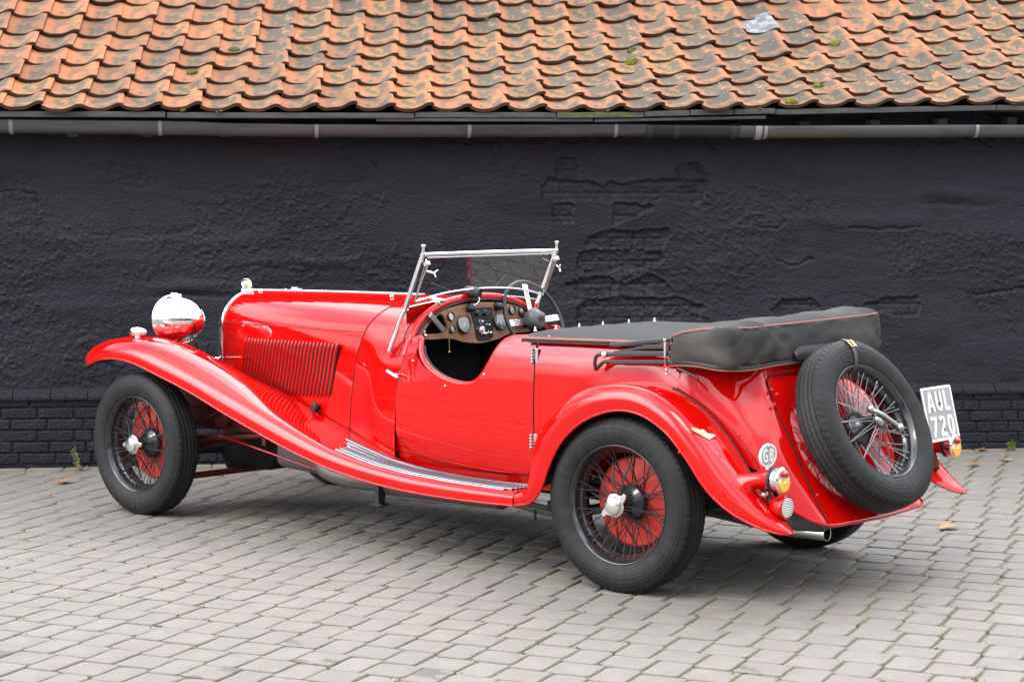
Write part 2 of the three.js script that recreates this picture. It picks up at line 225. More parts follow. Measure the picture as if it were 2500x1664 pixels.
  // hollows and swellings read off the wall: x, y, half width, half height, depth
  const bumps = [[-.25, 1.135, .3, .045, .016], [-.3, 1.085, .28, .022, -.016], [.62, 1.47, .34, .3, .008], [3.1, 1.55, .5, .12, .008], [3.0, 1.28, .38, .09, .008], [-.6, 1.3, .5, .14, .01], [.35, 1.3, .35, .05, .012], [-.1, 1.42, .35, .05, .012], [1.3, 1.4, .5, .1, .007], [4.85, 1.72, .28, .04, .014], [4.85, 1.66, .3, .03, -.01], [5.2, 1.45, .5, .08, .012], [3.8, 1.45, .4, .1, .008], [4.4, 1.3, .6, .12, .008], [-1.0, 1.0, .4, .1, .01], [.1, .75, .5, .12, .01], [1.0, .9, .5, .1, .008], [4.9, .8, .5, .12, .01], [4.2, 1.55, .7, .06, .01], [-1.1, 1.45, .4, .06, .01]];
  const height = (x, y) => {
    let wx = x + .05 * (fbm(x * 3, y * 6, 3, 11) - .5), wy = y + .05 * (fbm(x * 3, y * 6, 3, 12) - .5);
    let h = .026 * (fbm(x * .8, y * 1.6, 3, 1) - .5) + .007 * (fbm(wx * 2.2, wy * 6.5, 4, 2) - .5);
    h += .0035 * (sst(.42, .5, fbm(wx * 1.7 + 4, wy * 5, 3, 71)) - .5) + .002 * (sst(.45, .5, fbm(wx * 3 + 4, wy * 8, 3, 73)) - .5);   // trowelled skins of render, one over another
    const rough = sst(.40, .6, fbm(wx * 1.5 + 9, wy * 3, 3, 21)); h += rough * (.008 * (fbm(x * 26, y * 34, 3, 22) - .5) + .006 * sst(.66, .8, vn(x * 55, y * 55, 24)));
    h += .0014 * (fbm(x * 7, y * 40, 2, 23) - .5);
    for (const [bx, by, w, t, d] of bumps) { const e = ((wx - bx) / w) ** 2 + ((wy - by) / t) ** 2; if (e < 4) h += d * .8 * Math.exp(-e * 1.4); }
    let paint = 1; const jx = x + .018 * (vn(x * 22, y * 22, 90) - .5) + .01 * (vn(x * 60, y * 60, 91) - .5), jy = y + .018 * (vn(x * 22, y * 22, 92) - .5) + .01 * (vn(x * 60, y * 60, 93) - .5);
    for (const q of P) if (x > q.x0 && x < q.x1 && y > q.y0 && y < q.y1) {
      const d = sd(jx, jy, q.p), e = sst(.003, -.006, d); h += .004 * Math.exp(-Math.abs(d - .012) * 120);
      if (e > 0) { const row = Math.floor((y - .02) / .0745), fy = ((y - .02) / .0745) - row, fx = ((x + (row & 1) * .115 + .03) / .228) % 1; const brick = sst(0, .16, fy) * sst(1, .86, fy) * sst(0, .06, fx) * sst(1, .94, fx); h += e * (-.020 + .008 * brick + .010 * (fbm(x * 30, y * 42, 3, 26) - .5)); }
    }
    for (const L of cracks) { const d = sg(jx, jy, L); if (d < .05) h += -.014 * Math.exp(-((d / .008) ** 2)) + .006 * Math.exp(-d * 40) * (jy < L[0][1] ? 1 : 0); }
    return h;
  };
  const nx = 1480, ny = 240, x0 = -3.4, x1 = 7.0, pos = [], uv = [], col = [], idx = [];
  for (let j = 0; j <= ny; j++) for (let i = 0; i <= nx; i++) {
    const x = lerp(x0, x1, i / nx), yb = ledgeY(x) - .01, y = lerp(yb, 2.28, j / ny); const z = height(x, y) + .004;
    pos.push(x, y, z); uv.push(x / .6, y / .6);
    const warm = sst(.5, .72, fbm(x * 1.1 + 3, y * 1.3, 3, 55)) * sst(-.6, .4, x) * sst(2.4, 1.2, x) + .35 * sst(.55, .7, fbm(x * .9, y * 1.6, 3, 56)), dull = sst(.52, .60, fbm(x * 2.1 + 30, y * 4.2, 3, 57)) * .28, k = .9 + .25 * fbm(x * 1.3, y * 2.2, 3, 58) - dull;
    col.push(k * lerp(1, 1.18, warm), k * lerp(1, .86, warm), k * lerp(1, .84, warm));
  }
  for (let j = 0; j < ny; j++) for (let i = 0; i < nx; i++) { const a = j * (nx + 1) + i, b = a + 1, c = a + nx + 1, d = c + 1; idx.push(a, b, c, b, d, c); }
  const g = new THREE.BufferGeometry(); g.setAttribute('position', new THREE.Float32BufferAttribute(pos, 3)); g.setAttribute('uv', new THREE.Float32BufferAttribute(uv, 2)); g.setAttribute('color', new THREE.Float32BufferAttribute(col, 3)); g.setIndex(idx); g.computeVertexNormals();
  const wall = part('wall', g, blackPaint, barn);
  const plainBlack = std([.0125, .013, .019], .75);
  part('wall', merge(box(x0 - X0, 2.3, .24, [(x0 + X0) / 2, 1.13, -.12]), box(X1 - x1, 2.3, .24, [(X1 + x1) / 2, 1.13, -.12]), box(x1 - x0, 2.2, .2, [(x1 + x0) / 2, 1.1, -.14]), box(.25, 2.3, 4.5, [X0 + .12, 1.15, -2.3]), box(.25, 2.3, 4.5, [X1 - .12, 1.15, -2.3]), box(X1 - X0, 2.3, .25, [2.5, 1.15, -4.5])), plainBlack, barn);
  // plinth: sloping capping bricks over courses of painted brick
  const pl = grp('plinth', barn), brickPaint = new THREE.MeshPhysicalMaterial({ specularIntensity: .6, color: lin(.0098, .0104, .0165), roughness: .55, bumpMap: paintBump, bumpScale: .006 });
  const mort = []; { const N = 700, rows = 60, pp = [], ii = [], uu = []; for (let j = 0; j <= rows; j++) for (let i = 0; i <= N; i++) { const x = lerp(X0, X1, i / N), y = lerp(-.05, ledgeY(x) - .04, j / rows); pp.push(x, y, .0335 + .012 * (fbm(x * 14, y * 30, 3, 5) - .5)); uu.push(x / .6, y / .6); } for (let j = 0; j < rows; j++) for (let i = 0; i < N; i++) { const a = j * (N + 1) + i; ii.push(a, a + 1, a + N + 1, a + 1, a + N + 2, a + N + 1); } const mg = new THREE.BufferGeometry(); mg.setAttribute('position', new THREE.Float32BufferAttribute(pp, 3)); mg.setAttribute('uv', new THREE.Float32BufferAttribute(uu, 2)); mg.setIndex(ii); mg.computeVertexNormals(); mort.push(mg); }
  part('mortar', mort[0], brickPaint, pl);
  const bgeo = w => [0, 1, 2].map(k => { const q = new RoundedBoxGeometry(w, .064, .06, 2, .007), p = q.attributes.position, u = q.attributes.uv; for (let i = 0; i < p.count; i++) { const x = p.getX(i), y = p.getY(i); p.setZ(i, p.getZ(i) + (p.getZ(i) > 0 ? .008 * (fbm(x * 22 + k * 9, y * 26, 2, k) - .5) : 0)); p.setY(i, y + .005 * (vn(x * 18 + k * 5, y * 40, k + 4) - .5)); u.setXY(i, x / .6 + k * .31, y / .6 + k * .2); } q.computeVertexNormals(); return q; });
  const long = bgeo(.212), short = bgeo(.102), restB = []; seed = 555; let nb = 0;
  for (let r = 0; r < 6; r++) { let x = X0 + (r & 1 ? .06 : 0) + rr(0, .03); while (x < X1 - .2) { const s = hash(Math.round(x * 40), r, 2) > .68, w = s ? .102 : .212, y = ledgeY(x) - .075 - .0725 * (5 - r) + .0; const zz = .0145 + rr(-.003, .003), k = Math.floor(rr(0, 3)); if (y > -.03 && rnd() > .04) { if (x > -1.75 && x < 5.6 && nb < 300) { const m = part('brick', (s ? short : long)[k], brickPaint, pl); m.position.set(x + w / 2, y, zz); m.rotation.set(rr(-.02, .02), rr(-.012, .012), LS + rr(-.01, .01)); nb++; } else { const q = (s ? short : long)[k].clone(); q.translate(x + w / 2, y, zz); restB.push(q); } } x += w + rr(.011, .017); } }
  tag(part('brick_courses', merge(restB), brickPaint, pl), null, null, null, 'stuff');
  const cap = [0, 1, 2].map(k => { const q = ext([[0, .056], [.066, 0], [.066, -.012], [0, -.012]], .222, [], .003); q.rotateY(-Math.PI / 2); const p = q.attributes.position; for (let i = 0; i < p.count; i++) p.setY(i, p.getY(i) + .004 * (fbm(p.getX(i) * 12 + k * 3, p.getZ(i) * 20, 2, 8) - .5)); q.computeVertexNormals(); return q; });
  const restC = []; for (let i = 0; i < 85; i++) { const x = X0 + .24 + i * .2325, y = ledgeY(x) - .046 + .003 * (hash(i, 3) - .5); if (x > -1.7 && x < 5.7) { const m = part('brick', cap[i % 3], brickPaint, pl); m.position.set(x, y, -.004); m.rotation.set(0, 0, LS + .012 * (hash(i, 4) - .5)); } else { const q = norm1(cap[i % 3].clone()); q.translate(x, y, -.004); restC.push(q); } }
  tag(part('capping_course', merge(restC), brickPaint, pl), null, null, null, 'stuff');
}
// roof ---------------------------------------------------------------
const LP = [[2.245, .3], [2.334, .067], [2.439, -.206], [2.561, -.472], [2.679, -.739], [2.793, -1.008], [2.934, -1.264], [3.068, -1.523], [3.205, -1.76]];
const CP = [[2.252, .3], [2.332, .073], [2.424, -.181], [2.52, -.434], [2.617, -.687], [2.725, -.934], [2.836, -1.181], [2.956, -1.424], [3.097, -1.655]];
const RP = [[2.313, .3], [2.397, .074], [2.489, -.18], [2.583, -.434], [2.688, -.683], [2.8, -.929], [2.905, -1.178], [3.022, -1.421], [3.157, -1.656]];
function prof(x, k) { const at = P => { const i = clamp(Math.floor(k), 0, 7), t = k - i; return [lerp(P[i][0], P[i + 1][0], t), lerp(P[i][1], P[i + 1][1], t)]; }; const L = at(LP), C = at(CP), R = at(RP), t = x < 2.3 ? (x + .95) / 3.25 : (x - 2.3) / 2.55; const a = x < 2.3 ? L : C, b = x < 2.3 ? C : R, tt = x < 2.3 ? Math.max(t, -.3) : Math.min(t, 1.2); return [lerp(a[0], b[0], tt), lerp(a[1], b[1], tt)]; }
const tileX = i => i <= 13 ? -1.152 + .2415 * i : 1.988 + .255 * (i - 13);
const roofAt = (i, k) => { const x = tileX(i) + .026 * k, p = prof(x, k); return new THREE.Vector3(x, p[0], p[1]); };
{
  const roof = grp('roof', barn);
  const wave = u => .0165 * (Math.cos(2 * Math.PI * (u - .90)) + .24 * Math.cos(4 * Math.PI * (u - .90))) + .011 * (u - .5);
  const tileGeo = s => { // one S shaped clay pantile, lower edge at z = 0, across x
    const nu = 14, nv = 4, L = .345, T = .018, pos = [], uv = [], idx = [], W = 1.05;
    const D = 0; const pt = (i, v, dn) => { const u = i / nu, e = .0025 * (vn(u * 5 + s * 7, v * 3, s) - .5); return [u * W * .2415, wave(u) + .020 * (1 - v) - dn + e, -v * L + .004 * (vn(u * 6, s, 3) - .5) * (v < .1)]; };
    for (const dn of [0, T]) for (let j = 0; j <= nv; j++) for (let i = 0; i <= nu; i++) { const v = j / nv, q = pt(i, v, dn); if (j === 0 && dn === 0) { q[2] -= .003; } pos.push(...q); uv.push(i / nu, v); }
    const o = (nu + 1) * (nv + 1);
    for (let j = 0; j < nv; j++) for (let i = 0; i < nu; i++) { const a = j * (nu + 1) + i, b = a + 1, c = a + nu + 1, d = c + 1; idx.push(a, b, c, b, d, c); if (j < 2) idx.push(o + a, o + c, o + b, o + b, o + c, o + d); }
    const g = new THREE.BufferGeometry(); g.setAttribute('position', new THREE.Float32BufferAttribute(pos, 3)); g.setAttribute('uv', new THREE.Float32BufferAttribute(uv, 2)); g.setIndex(idx); g.computeVertexNormals();
    const fp = [], fu = [], fi = []; const edge = (A, B) => { const k = fp.length / 3; fp.push(...A, ...B); fu.push(.96, .02, .96, .0); return k; };
    for (let i = 0; i <= nu; i++) { const A = pt(i, 0, .0015), B = pt(i, 0, T); A[2] += .0; edge(A, B); if (i) { const k = (i - 1) * 2; fi.push(k + 1, k + 3, k, k, k + 3, k + 2); } }
    const b0 = fp.length / 3; for (let j = 0; j <= nv; j++) { edge(pt(nu, j / nv, 0), pt(nu, j / nv, T)); if (j) { const k = b0 + (j - 1) * 2; fi.push(k + 1, k + 3, k, k, k + 3, k + 2); } }
    const f = new THREE.BufferGeometry(); f.setAttribute('position', new THREE.Float32BufferAttribute(fp, 3)); f.setAttribute('uv', new THREE.Float32BufferAttribute(fu, 2)); f.setIndex(fi); f.computeVertexNormals();
    return merge(g, f);
  };
  // fired clay with grey weathering down the pan, lichen and a few pale droppings; the lower edge is coloured darker brown
  const clay = (s, o) => tex(128, 128, (u, v) => {
    const n = fbm(u * 5 + s * 3, v * 6, 4, s), f = hash(u * 128, v * 128, s), sp = fbm(u * 22 + s, v * 30, 3, s + 3);
    let c = [.365 * (1 + .5 * (n - .5)), 0.138 * (1 + .6 * (n - .5)), .063 * (1 + .6 * (n - .5))];
    const pan = sst(.14, .36, u + .2 * (n - .5)) * sst(1.0, .76, u + .24 * (fbm(u * 3 + 9, v * 3 + s, 3, s + 9) - .5)), wash = clamp(pan * (o.w ?? .8) * (.5 + 1.0 * sst(.28, .62, fbm(u * 4 + 5, v * 5 + s * 2, 4, s + 6))));
    const g = [.092, .075, .057]; c = c.map((x, k) => lerp(x, g[k] * (.75 + .6 * sp), wash));
    const bl = sst(.52, .72, sp) * .6 * (o.w ?? .8); c = c.map((x, k) => lerp(x, [.085, .070, .056][k], bl));
    const li = sst(o.l ?? .64, .74, fbm(u * 7 + 2 * s, v * 8 + 1, 4, s + 20)) * .75; c = c.map((x, k) => lerp(x, [.20, .155, .045][k] * (.8 + .5 * sp), li));
    const wh = sst(.82, .86, fbm(u * 9 + 5 * s, v * 14 + 3, 3, s + 30)); c = c.map((x, k) => lerp(x, [.42, .40, .35][k], wh));
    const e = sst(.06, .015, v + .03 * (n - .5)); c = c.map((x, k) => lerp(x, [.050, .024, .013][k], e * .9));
    if (f > .97) c = c.map(x => x * .7);
    return c;
  }, true);
  const maps = [clay(1, { w: .85 }), clay(2, { w: .62 }), clay(3, { w: .95 }), clay(4, { w: .5 }), clay(5, { w: .8, l: .56 }), clay(6, { w: .95, l: .60 }), clay(7, { w: .72 })];
  const tb = tex(128, 128, (u, v) => .6 * fbm(u * 20, v * 24, 3, 61) + .4 * hash(u * 128, v * 128, 2), false);
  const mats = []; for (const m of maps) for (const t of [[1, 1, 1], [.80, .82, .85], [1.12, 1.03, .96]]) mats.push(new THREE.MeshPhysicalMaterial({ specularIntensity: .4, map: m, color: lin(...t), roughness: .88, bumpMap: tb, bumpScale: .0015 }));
  const slate = new THREE.MeshStandardMaterial({ map: tex(128, 128, (u, v) => { const n = fbm(u * 5, v * 6, 4, 71), w = sst(.5, .7, fbm(u * 8 + 3, v * 6, 3, 72)); const k = .035 + .05 * n + .10 * w; return [k, k, k * 1.05]; }, true), roughness: .6, bumpMap: tb, bumpScale: .001 });
  const geos = [0, 1, 2, 3].map(tileGeo), inst = [[], [], [], []], bas = new THREE.Matrix4(), eul = new THREE.Euler(), q2 = new THREE.Quaternion();
  for (let k = 0; k < 15; k++) for (let i = -38; i < 46; i++) {
    const a = roofAt(i, k), b = roofAt(i + 1, k), up = roofAt(i, k + 1).sub(a).normalize(), ex = b.clone().sub(a), w = ex.length(); ex.normalize();
    if (a.x < X0 - .2 || a.x > X1 + .1) continue;
    const zz = up.clone().negate(), ny = new THREE.Vector3().crossVectors(zz, ex).normalize(); zz.crossVectors(ex, ny).normalize();
    bas.makeBasis(ex, ny, zz); const h = s => hash(i, k, s) - .5, q = new THREE.Quaternion().setFromRotationMatrix(bas);
    q.multiply(q2.setFromEuler(eul.set(h(1) * .05, h(2) * .05, h(3) * .07)));
    const slip = hash(i, k, 9) > .93 ? .028 : 0, pos = a.clone().addScaledVector(ny, .012 + h(4) * .006).addScaledVector(zz, h(5) * .016 + slip), v = Math.floor(hash(i, k, 6) * 4);
    // weathering comes in drifts over the roof: redder towards the upper middle, greyer and mossier lower right
    const drift = fbm(i * .18 + 4, k * .22, 3, 12) + .10 * (i > 14) - .03 * (k - 4) + .16 * h(8); const mi = drift > .58 ? [2, 5, 4][Math.floor(hash(i, k, 7) * 3)] : drift > .46 ? [0, 6, 4][Math.floor(hash(i, k, 7) * 3)] : [1, 3, 6][Math.floor(hash(i, k, 7) * 3)];
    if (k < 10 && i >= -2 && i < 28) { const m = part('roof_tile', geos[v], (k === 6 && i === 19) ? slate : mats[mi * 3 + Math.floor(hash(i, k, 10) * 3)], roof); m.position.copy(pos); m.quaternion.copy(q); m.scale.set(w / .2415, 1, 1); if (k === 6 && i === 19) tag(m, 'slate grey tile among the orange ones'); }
    else inst[v].push(new THREE.Matrix4().compose(pos, q, new THREE.Vector3(w / .2415, 1, 1)), mi);
  }
  inst.forEach((L, v) => { const im = new THREE.InstancedMesh(geos[v], mats[[0, 3, 12, 18][v]], L.length / 2); for (let i = 0; i < L.length; i += 2) im.setMatrixAt(i / 2, L[i]); im.name = 'tile_field'; im.castShadow = im.receiveShadow = true; tag(im, null, null, null, 'stuff'); roof.add(im); });
  // boarding under the tiles and a back slope so that no light falls through
  const rows = []; for (let i = -39; i <= 47; i += 4) rows.push([0, 2, 4, 6, 8, 15].map(k => { const p = roofAt(i, k); return [p.x, p.y - .045, Math.min(p.z, .22)]; }));
  part('roof_boarding', loft(rows, 1, 2), std([.03, .028, .025], .9), roof);
  const r0 = roofAt(-39, 15), r1 = roofAt(46, 15), bs = new THREE.BufferGeometry(); bs.setAttribute('position', new THREE.Float32BufferAttribute([r0.x, r0.y, r0.z, r1.x, r1.y, r1.z, r1.x, 2.2, r1.z - 2.2, r0.x, r0.y, r0.z, r1.x, 2.2, r1.z - 2.2, r0.x, 2.2, r0.z - 2.2], 3)); bs.computeVertexNormals(); part('back_slope', bs, std([.5, .23, .12], .9), roof);
  const old = new THREE.MeshStandardMaterial({ map: tex(256, 64, (u, v) => { const n = fbm(u * 20, v * 5, 4, 81), k = .028 + .07 * n, m = 0; return [k, k * 1.0, k * .98]; }, true), roughness: .85 });
  const oldMoss = new THREE.MeshStandardMaterial({ map: tex(256, 64, (u, v) => { const n = fbm(u * 20, v * 5, 4, 82), k = .028 + .07 * n, m = .8 * sst(.42, .62, fbm(u * 5, v * 3, 4, 83)); return [lerp(k, .08 * (.6 + n), m), lerp(k, .10 * (.6 + n), m), lerp(k, .018, m)]; }, true), roughness: .9 });
  const eaveY = x => prof(x, 0)[0]; seed = 31;
  for (const [a, b, dy, dz, m] of [[-10, -2.2, 0, 0, old], [-2.19, -.4, 0, 0, old], [-.39, 1.15, -.004, .004, old], [1.155, 2.06, .002, 0, old], [2.065, 2.63, 0, .006, oldMoss], [2.635, 2.93, .004, .006, old], [2.935, 3.22, .006, .01, old], [3.225, 3.5, .006, .008, old], [3.505, 5.0, .0, 0, old], [5.005, 7, 0, 0, old], [7.005, 10, 0, 0, old]]) part('eaves_board', box(b - a, .036, .05, [(a + b) / 2, (eaveY(a) + eaveY(b)) / 2 - .022 + dy, .268 + dz], [0, 0, Math.atan2(eaveY(b) - eaveY(a), b - a)], .005), m, roof);
  for (const [a, b, dy] of [[.91, 2.3, 0], [2.31, 3.44, -.003]]) part('eaves_board', box(b - a, .02, .05, [(a + b) / 2, (eaveY(a) + eaveY(b)) / 2 - .051 + dy, .262], [0, 0, Math.atan2(eaveY(b) - eaveY(a), b - a)], .004), old, roof);
  for (let i = 0; i < 31; i++) { const x = -4.8 + i * .475 + .012; const r = box(.066, .075, .5, [x + .02 * (hash(i, 1) - .5), eaveY(x) - .088, -.135], [.12, 0, 0], .004); part('rafter_end', r, i % 3 ? std([.095, .095, .093], .85) : std([.065, .067, .07], .85), roof); }
}
{ // gutter: sagging half round plastic, grey brackets, two couplers
  const gut = grp('gutter', barn), gy = x => { const T = [[-10, 2.16], [-1.41, 2.157], [-.41, 2.15], [.53, 2.139], [1.52, 2.142], [2.46, 2.15], [3.47, 2.141], [4.9, 2.153], [10, 2.16]]; for (let i = 1; i < T.length; i++) if (x <= T[i][0]) return lerp(T[i - 1][1], T[i][1], (x - T[i - 1][0]) / (T[i][0] - T[i - 1][0])); return 2.16; };
  const sec = (x, g, y0) => { const o = []; for (let k = 0; k <= 14; k++) { const t = Math.PI + Math.PI * k / 14; o.push([x, (y0 ?? gy(x)) + .022 + (.062 + g) * (x < 0 ? 1.32 : 1.22) * Math.sin(t) + (x < 0 ? .010 : .003), .19 + (.060 + g) * Math.cos(t)]); } o.push([x, (y0 ?? gy(x)) + .028 + (x < 0 ? .010 : .003), .19 + .052]); return o; };
  const gm = new THREE.MeshStandardMaterial({ map: tex(512, 64, (u, v) => { const n = fbm(u * 30, v * 4, 4, 91), s = fbm(u * 60, v * 2, 3, 92), m = sst(.55, .66, fbm(u * 22, v * 3, 4, 93)) * sst(.40, .56, v) * sst(.80, .68, v), k = .082 * (.75 + .5 * n) * (1 - .3 * sst(.5, .7, s)); return [lerp(k * 1.02, .10, m), lerp(k, .10, m), lerp(k * 1.12, .02, m)]; }, true), roughness: .36 });
  const rows = []; for (let x = -10; x <= 10.01; x += .25) rows.push(sec(x, 0)); part('channel', loft(rows, 1, 1), gm, gut);
  const gd = std([.022, .022, .025], .45); { const r2 = []; for (let x = 2.68; x <= 3.30; x += .1) r2.push(sec(x, .0025)); part('channel', loft(r2, 1, 1), gd, gut); }
  const grey = std([.25, .25, .25], .6);
  for (const x of [-4.1, -3.18, -2.27, -1.344, -.437, .536, 1.507, 2.46, 3.452, 4.893, 5.8, 6.7, 7.7]) part('bracket', loft([sec(x - .012, .004), sec(x + .012, .004)], 2, 1), grey, gut);
  const dk = std([.03, .03, .033], .5); for (const x of [2.68, 2.86, 3.24, 3.405]) part('coupler', loft([sec(x - .022, .006), sec(x - .018, .009), sec(x + .018, .009), sec(x + .022, .006)], 1, 1), x > 3.39 ? grey : dk, gut);
}

// ---------------------------------------------------------------- the car (x runs back from the front axle, y up, z to its left)
const car = thing('open_tourer', 'bright red vintage open tourer with black wire wheels, parked beside the black barn wall', 'car', [.0665, -.003, 1.5173]);
car.rotation.y = -48.8646 * Math.PI / 180;
let badgeAt; const both = (name, g, m, p = car) => [part(name, g, m, p), part(name, mirror(g), m, p)];
const lerpRow = (A, B, t) => A.map((p, i) => p.map((q, k) => lerp(q, B[i][k], t)));

// bonnet and scuttle: half sections from the sill over to the centre line
const SEC = {
  b0: [[.092, .50, .236], [.092, .65, .240], [.092, .80, .242], [.092, .93, .241], [.091, 1.022, .237], [.089, 1.066, .221], [.087, 1.112, .188], [.086, 1.150, .143], [.085, 1.178, .080], [.085, 1.193, 0]],
  b1: [[1.30, .50, .455], [1.318, .63, .462], [1.335, .76, .462], [1.355, .90, .455], [1.382, 1.032, .420], [1.390, 1.080, .385], [1.397, 1.124, .322], [1.401, 1.158, .240], [1.404, 1.186, .120], [1.406, 1.206, 0]],
  s1: [[1.52, .44, .520], [1.53, .60, .535], [1.54, .75, .532], [1.555, .90, .515], [1.57, 1.028, .462], [1.575, 1.082, .412], [1.58, 1.128, .340], [1.583, 1.164, .252], [1.585, 1.192, .125], [1.586, 1.209, 0]],
  s2: [[1.715, .425, .550], [1.735, .59, .571], [1.75, .74, .570], [1.785, .90, .553], [1.785, 1.025, .503], [1.778, 1.084, .450], [1.773, 1.134, .368], [1.770, 1.173, .268], [1.768, 1.201, .13], [1.768, 1.214, 0]],
};
{
  // bonnet sides swell a little between radiator and scuttle
  const mid = t => { const r = lerpRow(SEC.b0, SEC.b1, t), k = .014 * Math.sin(Math.PI * t); return r.map((p, i) => [p[0], p[1] + (i > 5 ? .003 * Math.sin(Math.PI * t) : 0), p[2] + (i < 9 ? k : 0)]); };
  const rows = [SEC.b0, mid(.25), mid(.5), mid(.75), SEC.b1];
  both('bonnet_side', loft(rows, 10, 4, { vto: 4 }), M.red); both('bonnet_top', loft(rows, 10, 4, { vfrom: 4 }), M.red);
  const full = loft(rows, 10, 4).userData.G; // [col][row]
  const edge = c => full[c]; const out = (P, d) => P.map(p => [p[0], p[1] + d * .5, p[2] + d]);
  both('bonnet_hinge', tube(edge(16).filter((_, i) => i % 5 === 0), .0028), M.redDark);
  part('bonnet_hinge', tube(edge(36).filter((_, i) => i % 5 === 0).map(p => [p[0], p[1] + .0015, 0]), .0042), M.steel, car);
  const last = edge => edge[edge.length - 1]; const joint = full.map(last).filter((_, i) => i % 2 === 0).map(p => [p[0] + .002, p[1] + .0005, p[2] + .0008]);
  both('shut_line', tube(joint, .0032, { rs: 5 }), M.gap);
  for (const [x, z] of [[.19, .05], [1.26, .10], [.33, -.01], [.62, -.01]]) part('bonnet_catch', lathe([[.0, .016], [.009, .014], [.012, .006], [.008, 0]], 10, [0, 1, 0], [x, 1.188 + (x - .1) * .008 - Math.abs(z) * .09, z]), M.chrome, car);
  // louvres pressed out of the bonnet side, each with its dark slot
  const nz = x => { const t = (x - .092) / 1.25; return lerp(.242, .461, t) + .014 * Math.sin(Math.PI * t); };
  const slot = M.gap;
  for (let i = 0; i < 27; i++) { const t = i / 26, xt = lerp(.347, 1.204, t), yt = lerp(.945, .962, t), yb = lerp(.66, .678, t), xb = xt - .077 * (yt - yb) / .285; const P = [0, .04, .5, .96, 1].map(s => { const x = lerp(xt, xb, s), y = lerp(yt, yb, s); return [x, y, nz(x) + (s === 0 || s === 1 ? -.004 : .0015) - .004 * Math.max(0, (y - .93) * 8)]; });
    const rib = tube(P, .0100, { n: 16, rs: 7 }), S = P.map(p => [p[0] + .0148, p[1], p[2] + .175 * .0148]), sl = tube(S, .0050, { n: 14, rs: 5 });
    both('louvre', rib, M.red); both('louvre_slot', sl, slot); }
  both('scuttle', loft([SEC.b1, SEC.s1, SEC.s2], 8, 4), M.red);
  both('pull_knob', lathe([[0, 0], [.014, 0], [.014, .02], [.024, .022], [.024, .04], [.02, .045], [0, .043]], 18, [-.17, 0, 1], [1.046, .628, nz(1.046) - .002]), M.satin);
  // firewall, radiator
  const loop = r => [...r, ...r.slice(0, -1).reverse().map(p => [p[0], p[1], -p[2]])];
  const grow = (r, dx, k) => r.map(p => [p[0] + dx, p[1] + k * clamp((p[1] - .9) * 4), p[2] + (p[2] > .01 ? k : 0)]);
  const shell = loft([grow(SEC.b0, -.092, -.070), grow(SEC.b0, -.088, -.042), grow(SEC.b0, -.072, -.018), grow(SEC.b0, -.042, .000), grow(SEC.b0, -.012, .006), grow(SEC.b0, -.003, .005), grow(SEC.b0, -.001, .0)].map(loop), 4, 4);
  const rad = grp('radiator', car); part('shell', shell, M.chrome, rad);
  const core = loft([loop(grow(SEC.b0, -.07, -.076)), loop(grow(SEC.b0, -.07, -.076)).map(p => [p[0], lerp(p[1], .8, .97), p[2] * .03])], 3, 3); part('core', core, M.under, rad);
  part('slats', merge(Array.from({ length: 21 }, (_, i) => box(.014, .62, .003, [.012, .78, (i - 10) * .0155], [0, 0, 0], .001))), M.chrome, rad);
  const cap = grp('radiator_cap', car, [.014, 1.187, 0]); part('neck', lathe([[.034, 0], [.034, .004], [.029, .008], [.029, .026], [.033, .03], [.031, .042], [.018, .052], [0, .055]], 24), M.chrome, cap); part('clip', capped([[-.036, .008, 0], [-.036, .045, 0], [-.015, .062, 0], [.02, .060, 0], [.042, .04, 0], [.045, .028, 0]], .005), M.chrome, cap); part('hinge', ball(.011, [.043, .022, .008]), M.brass, cap);
}
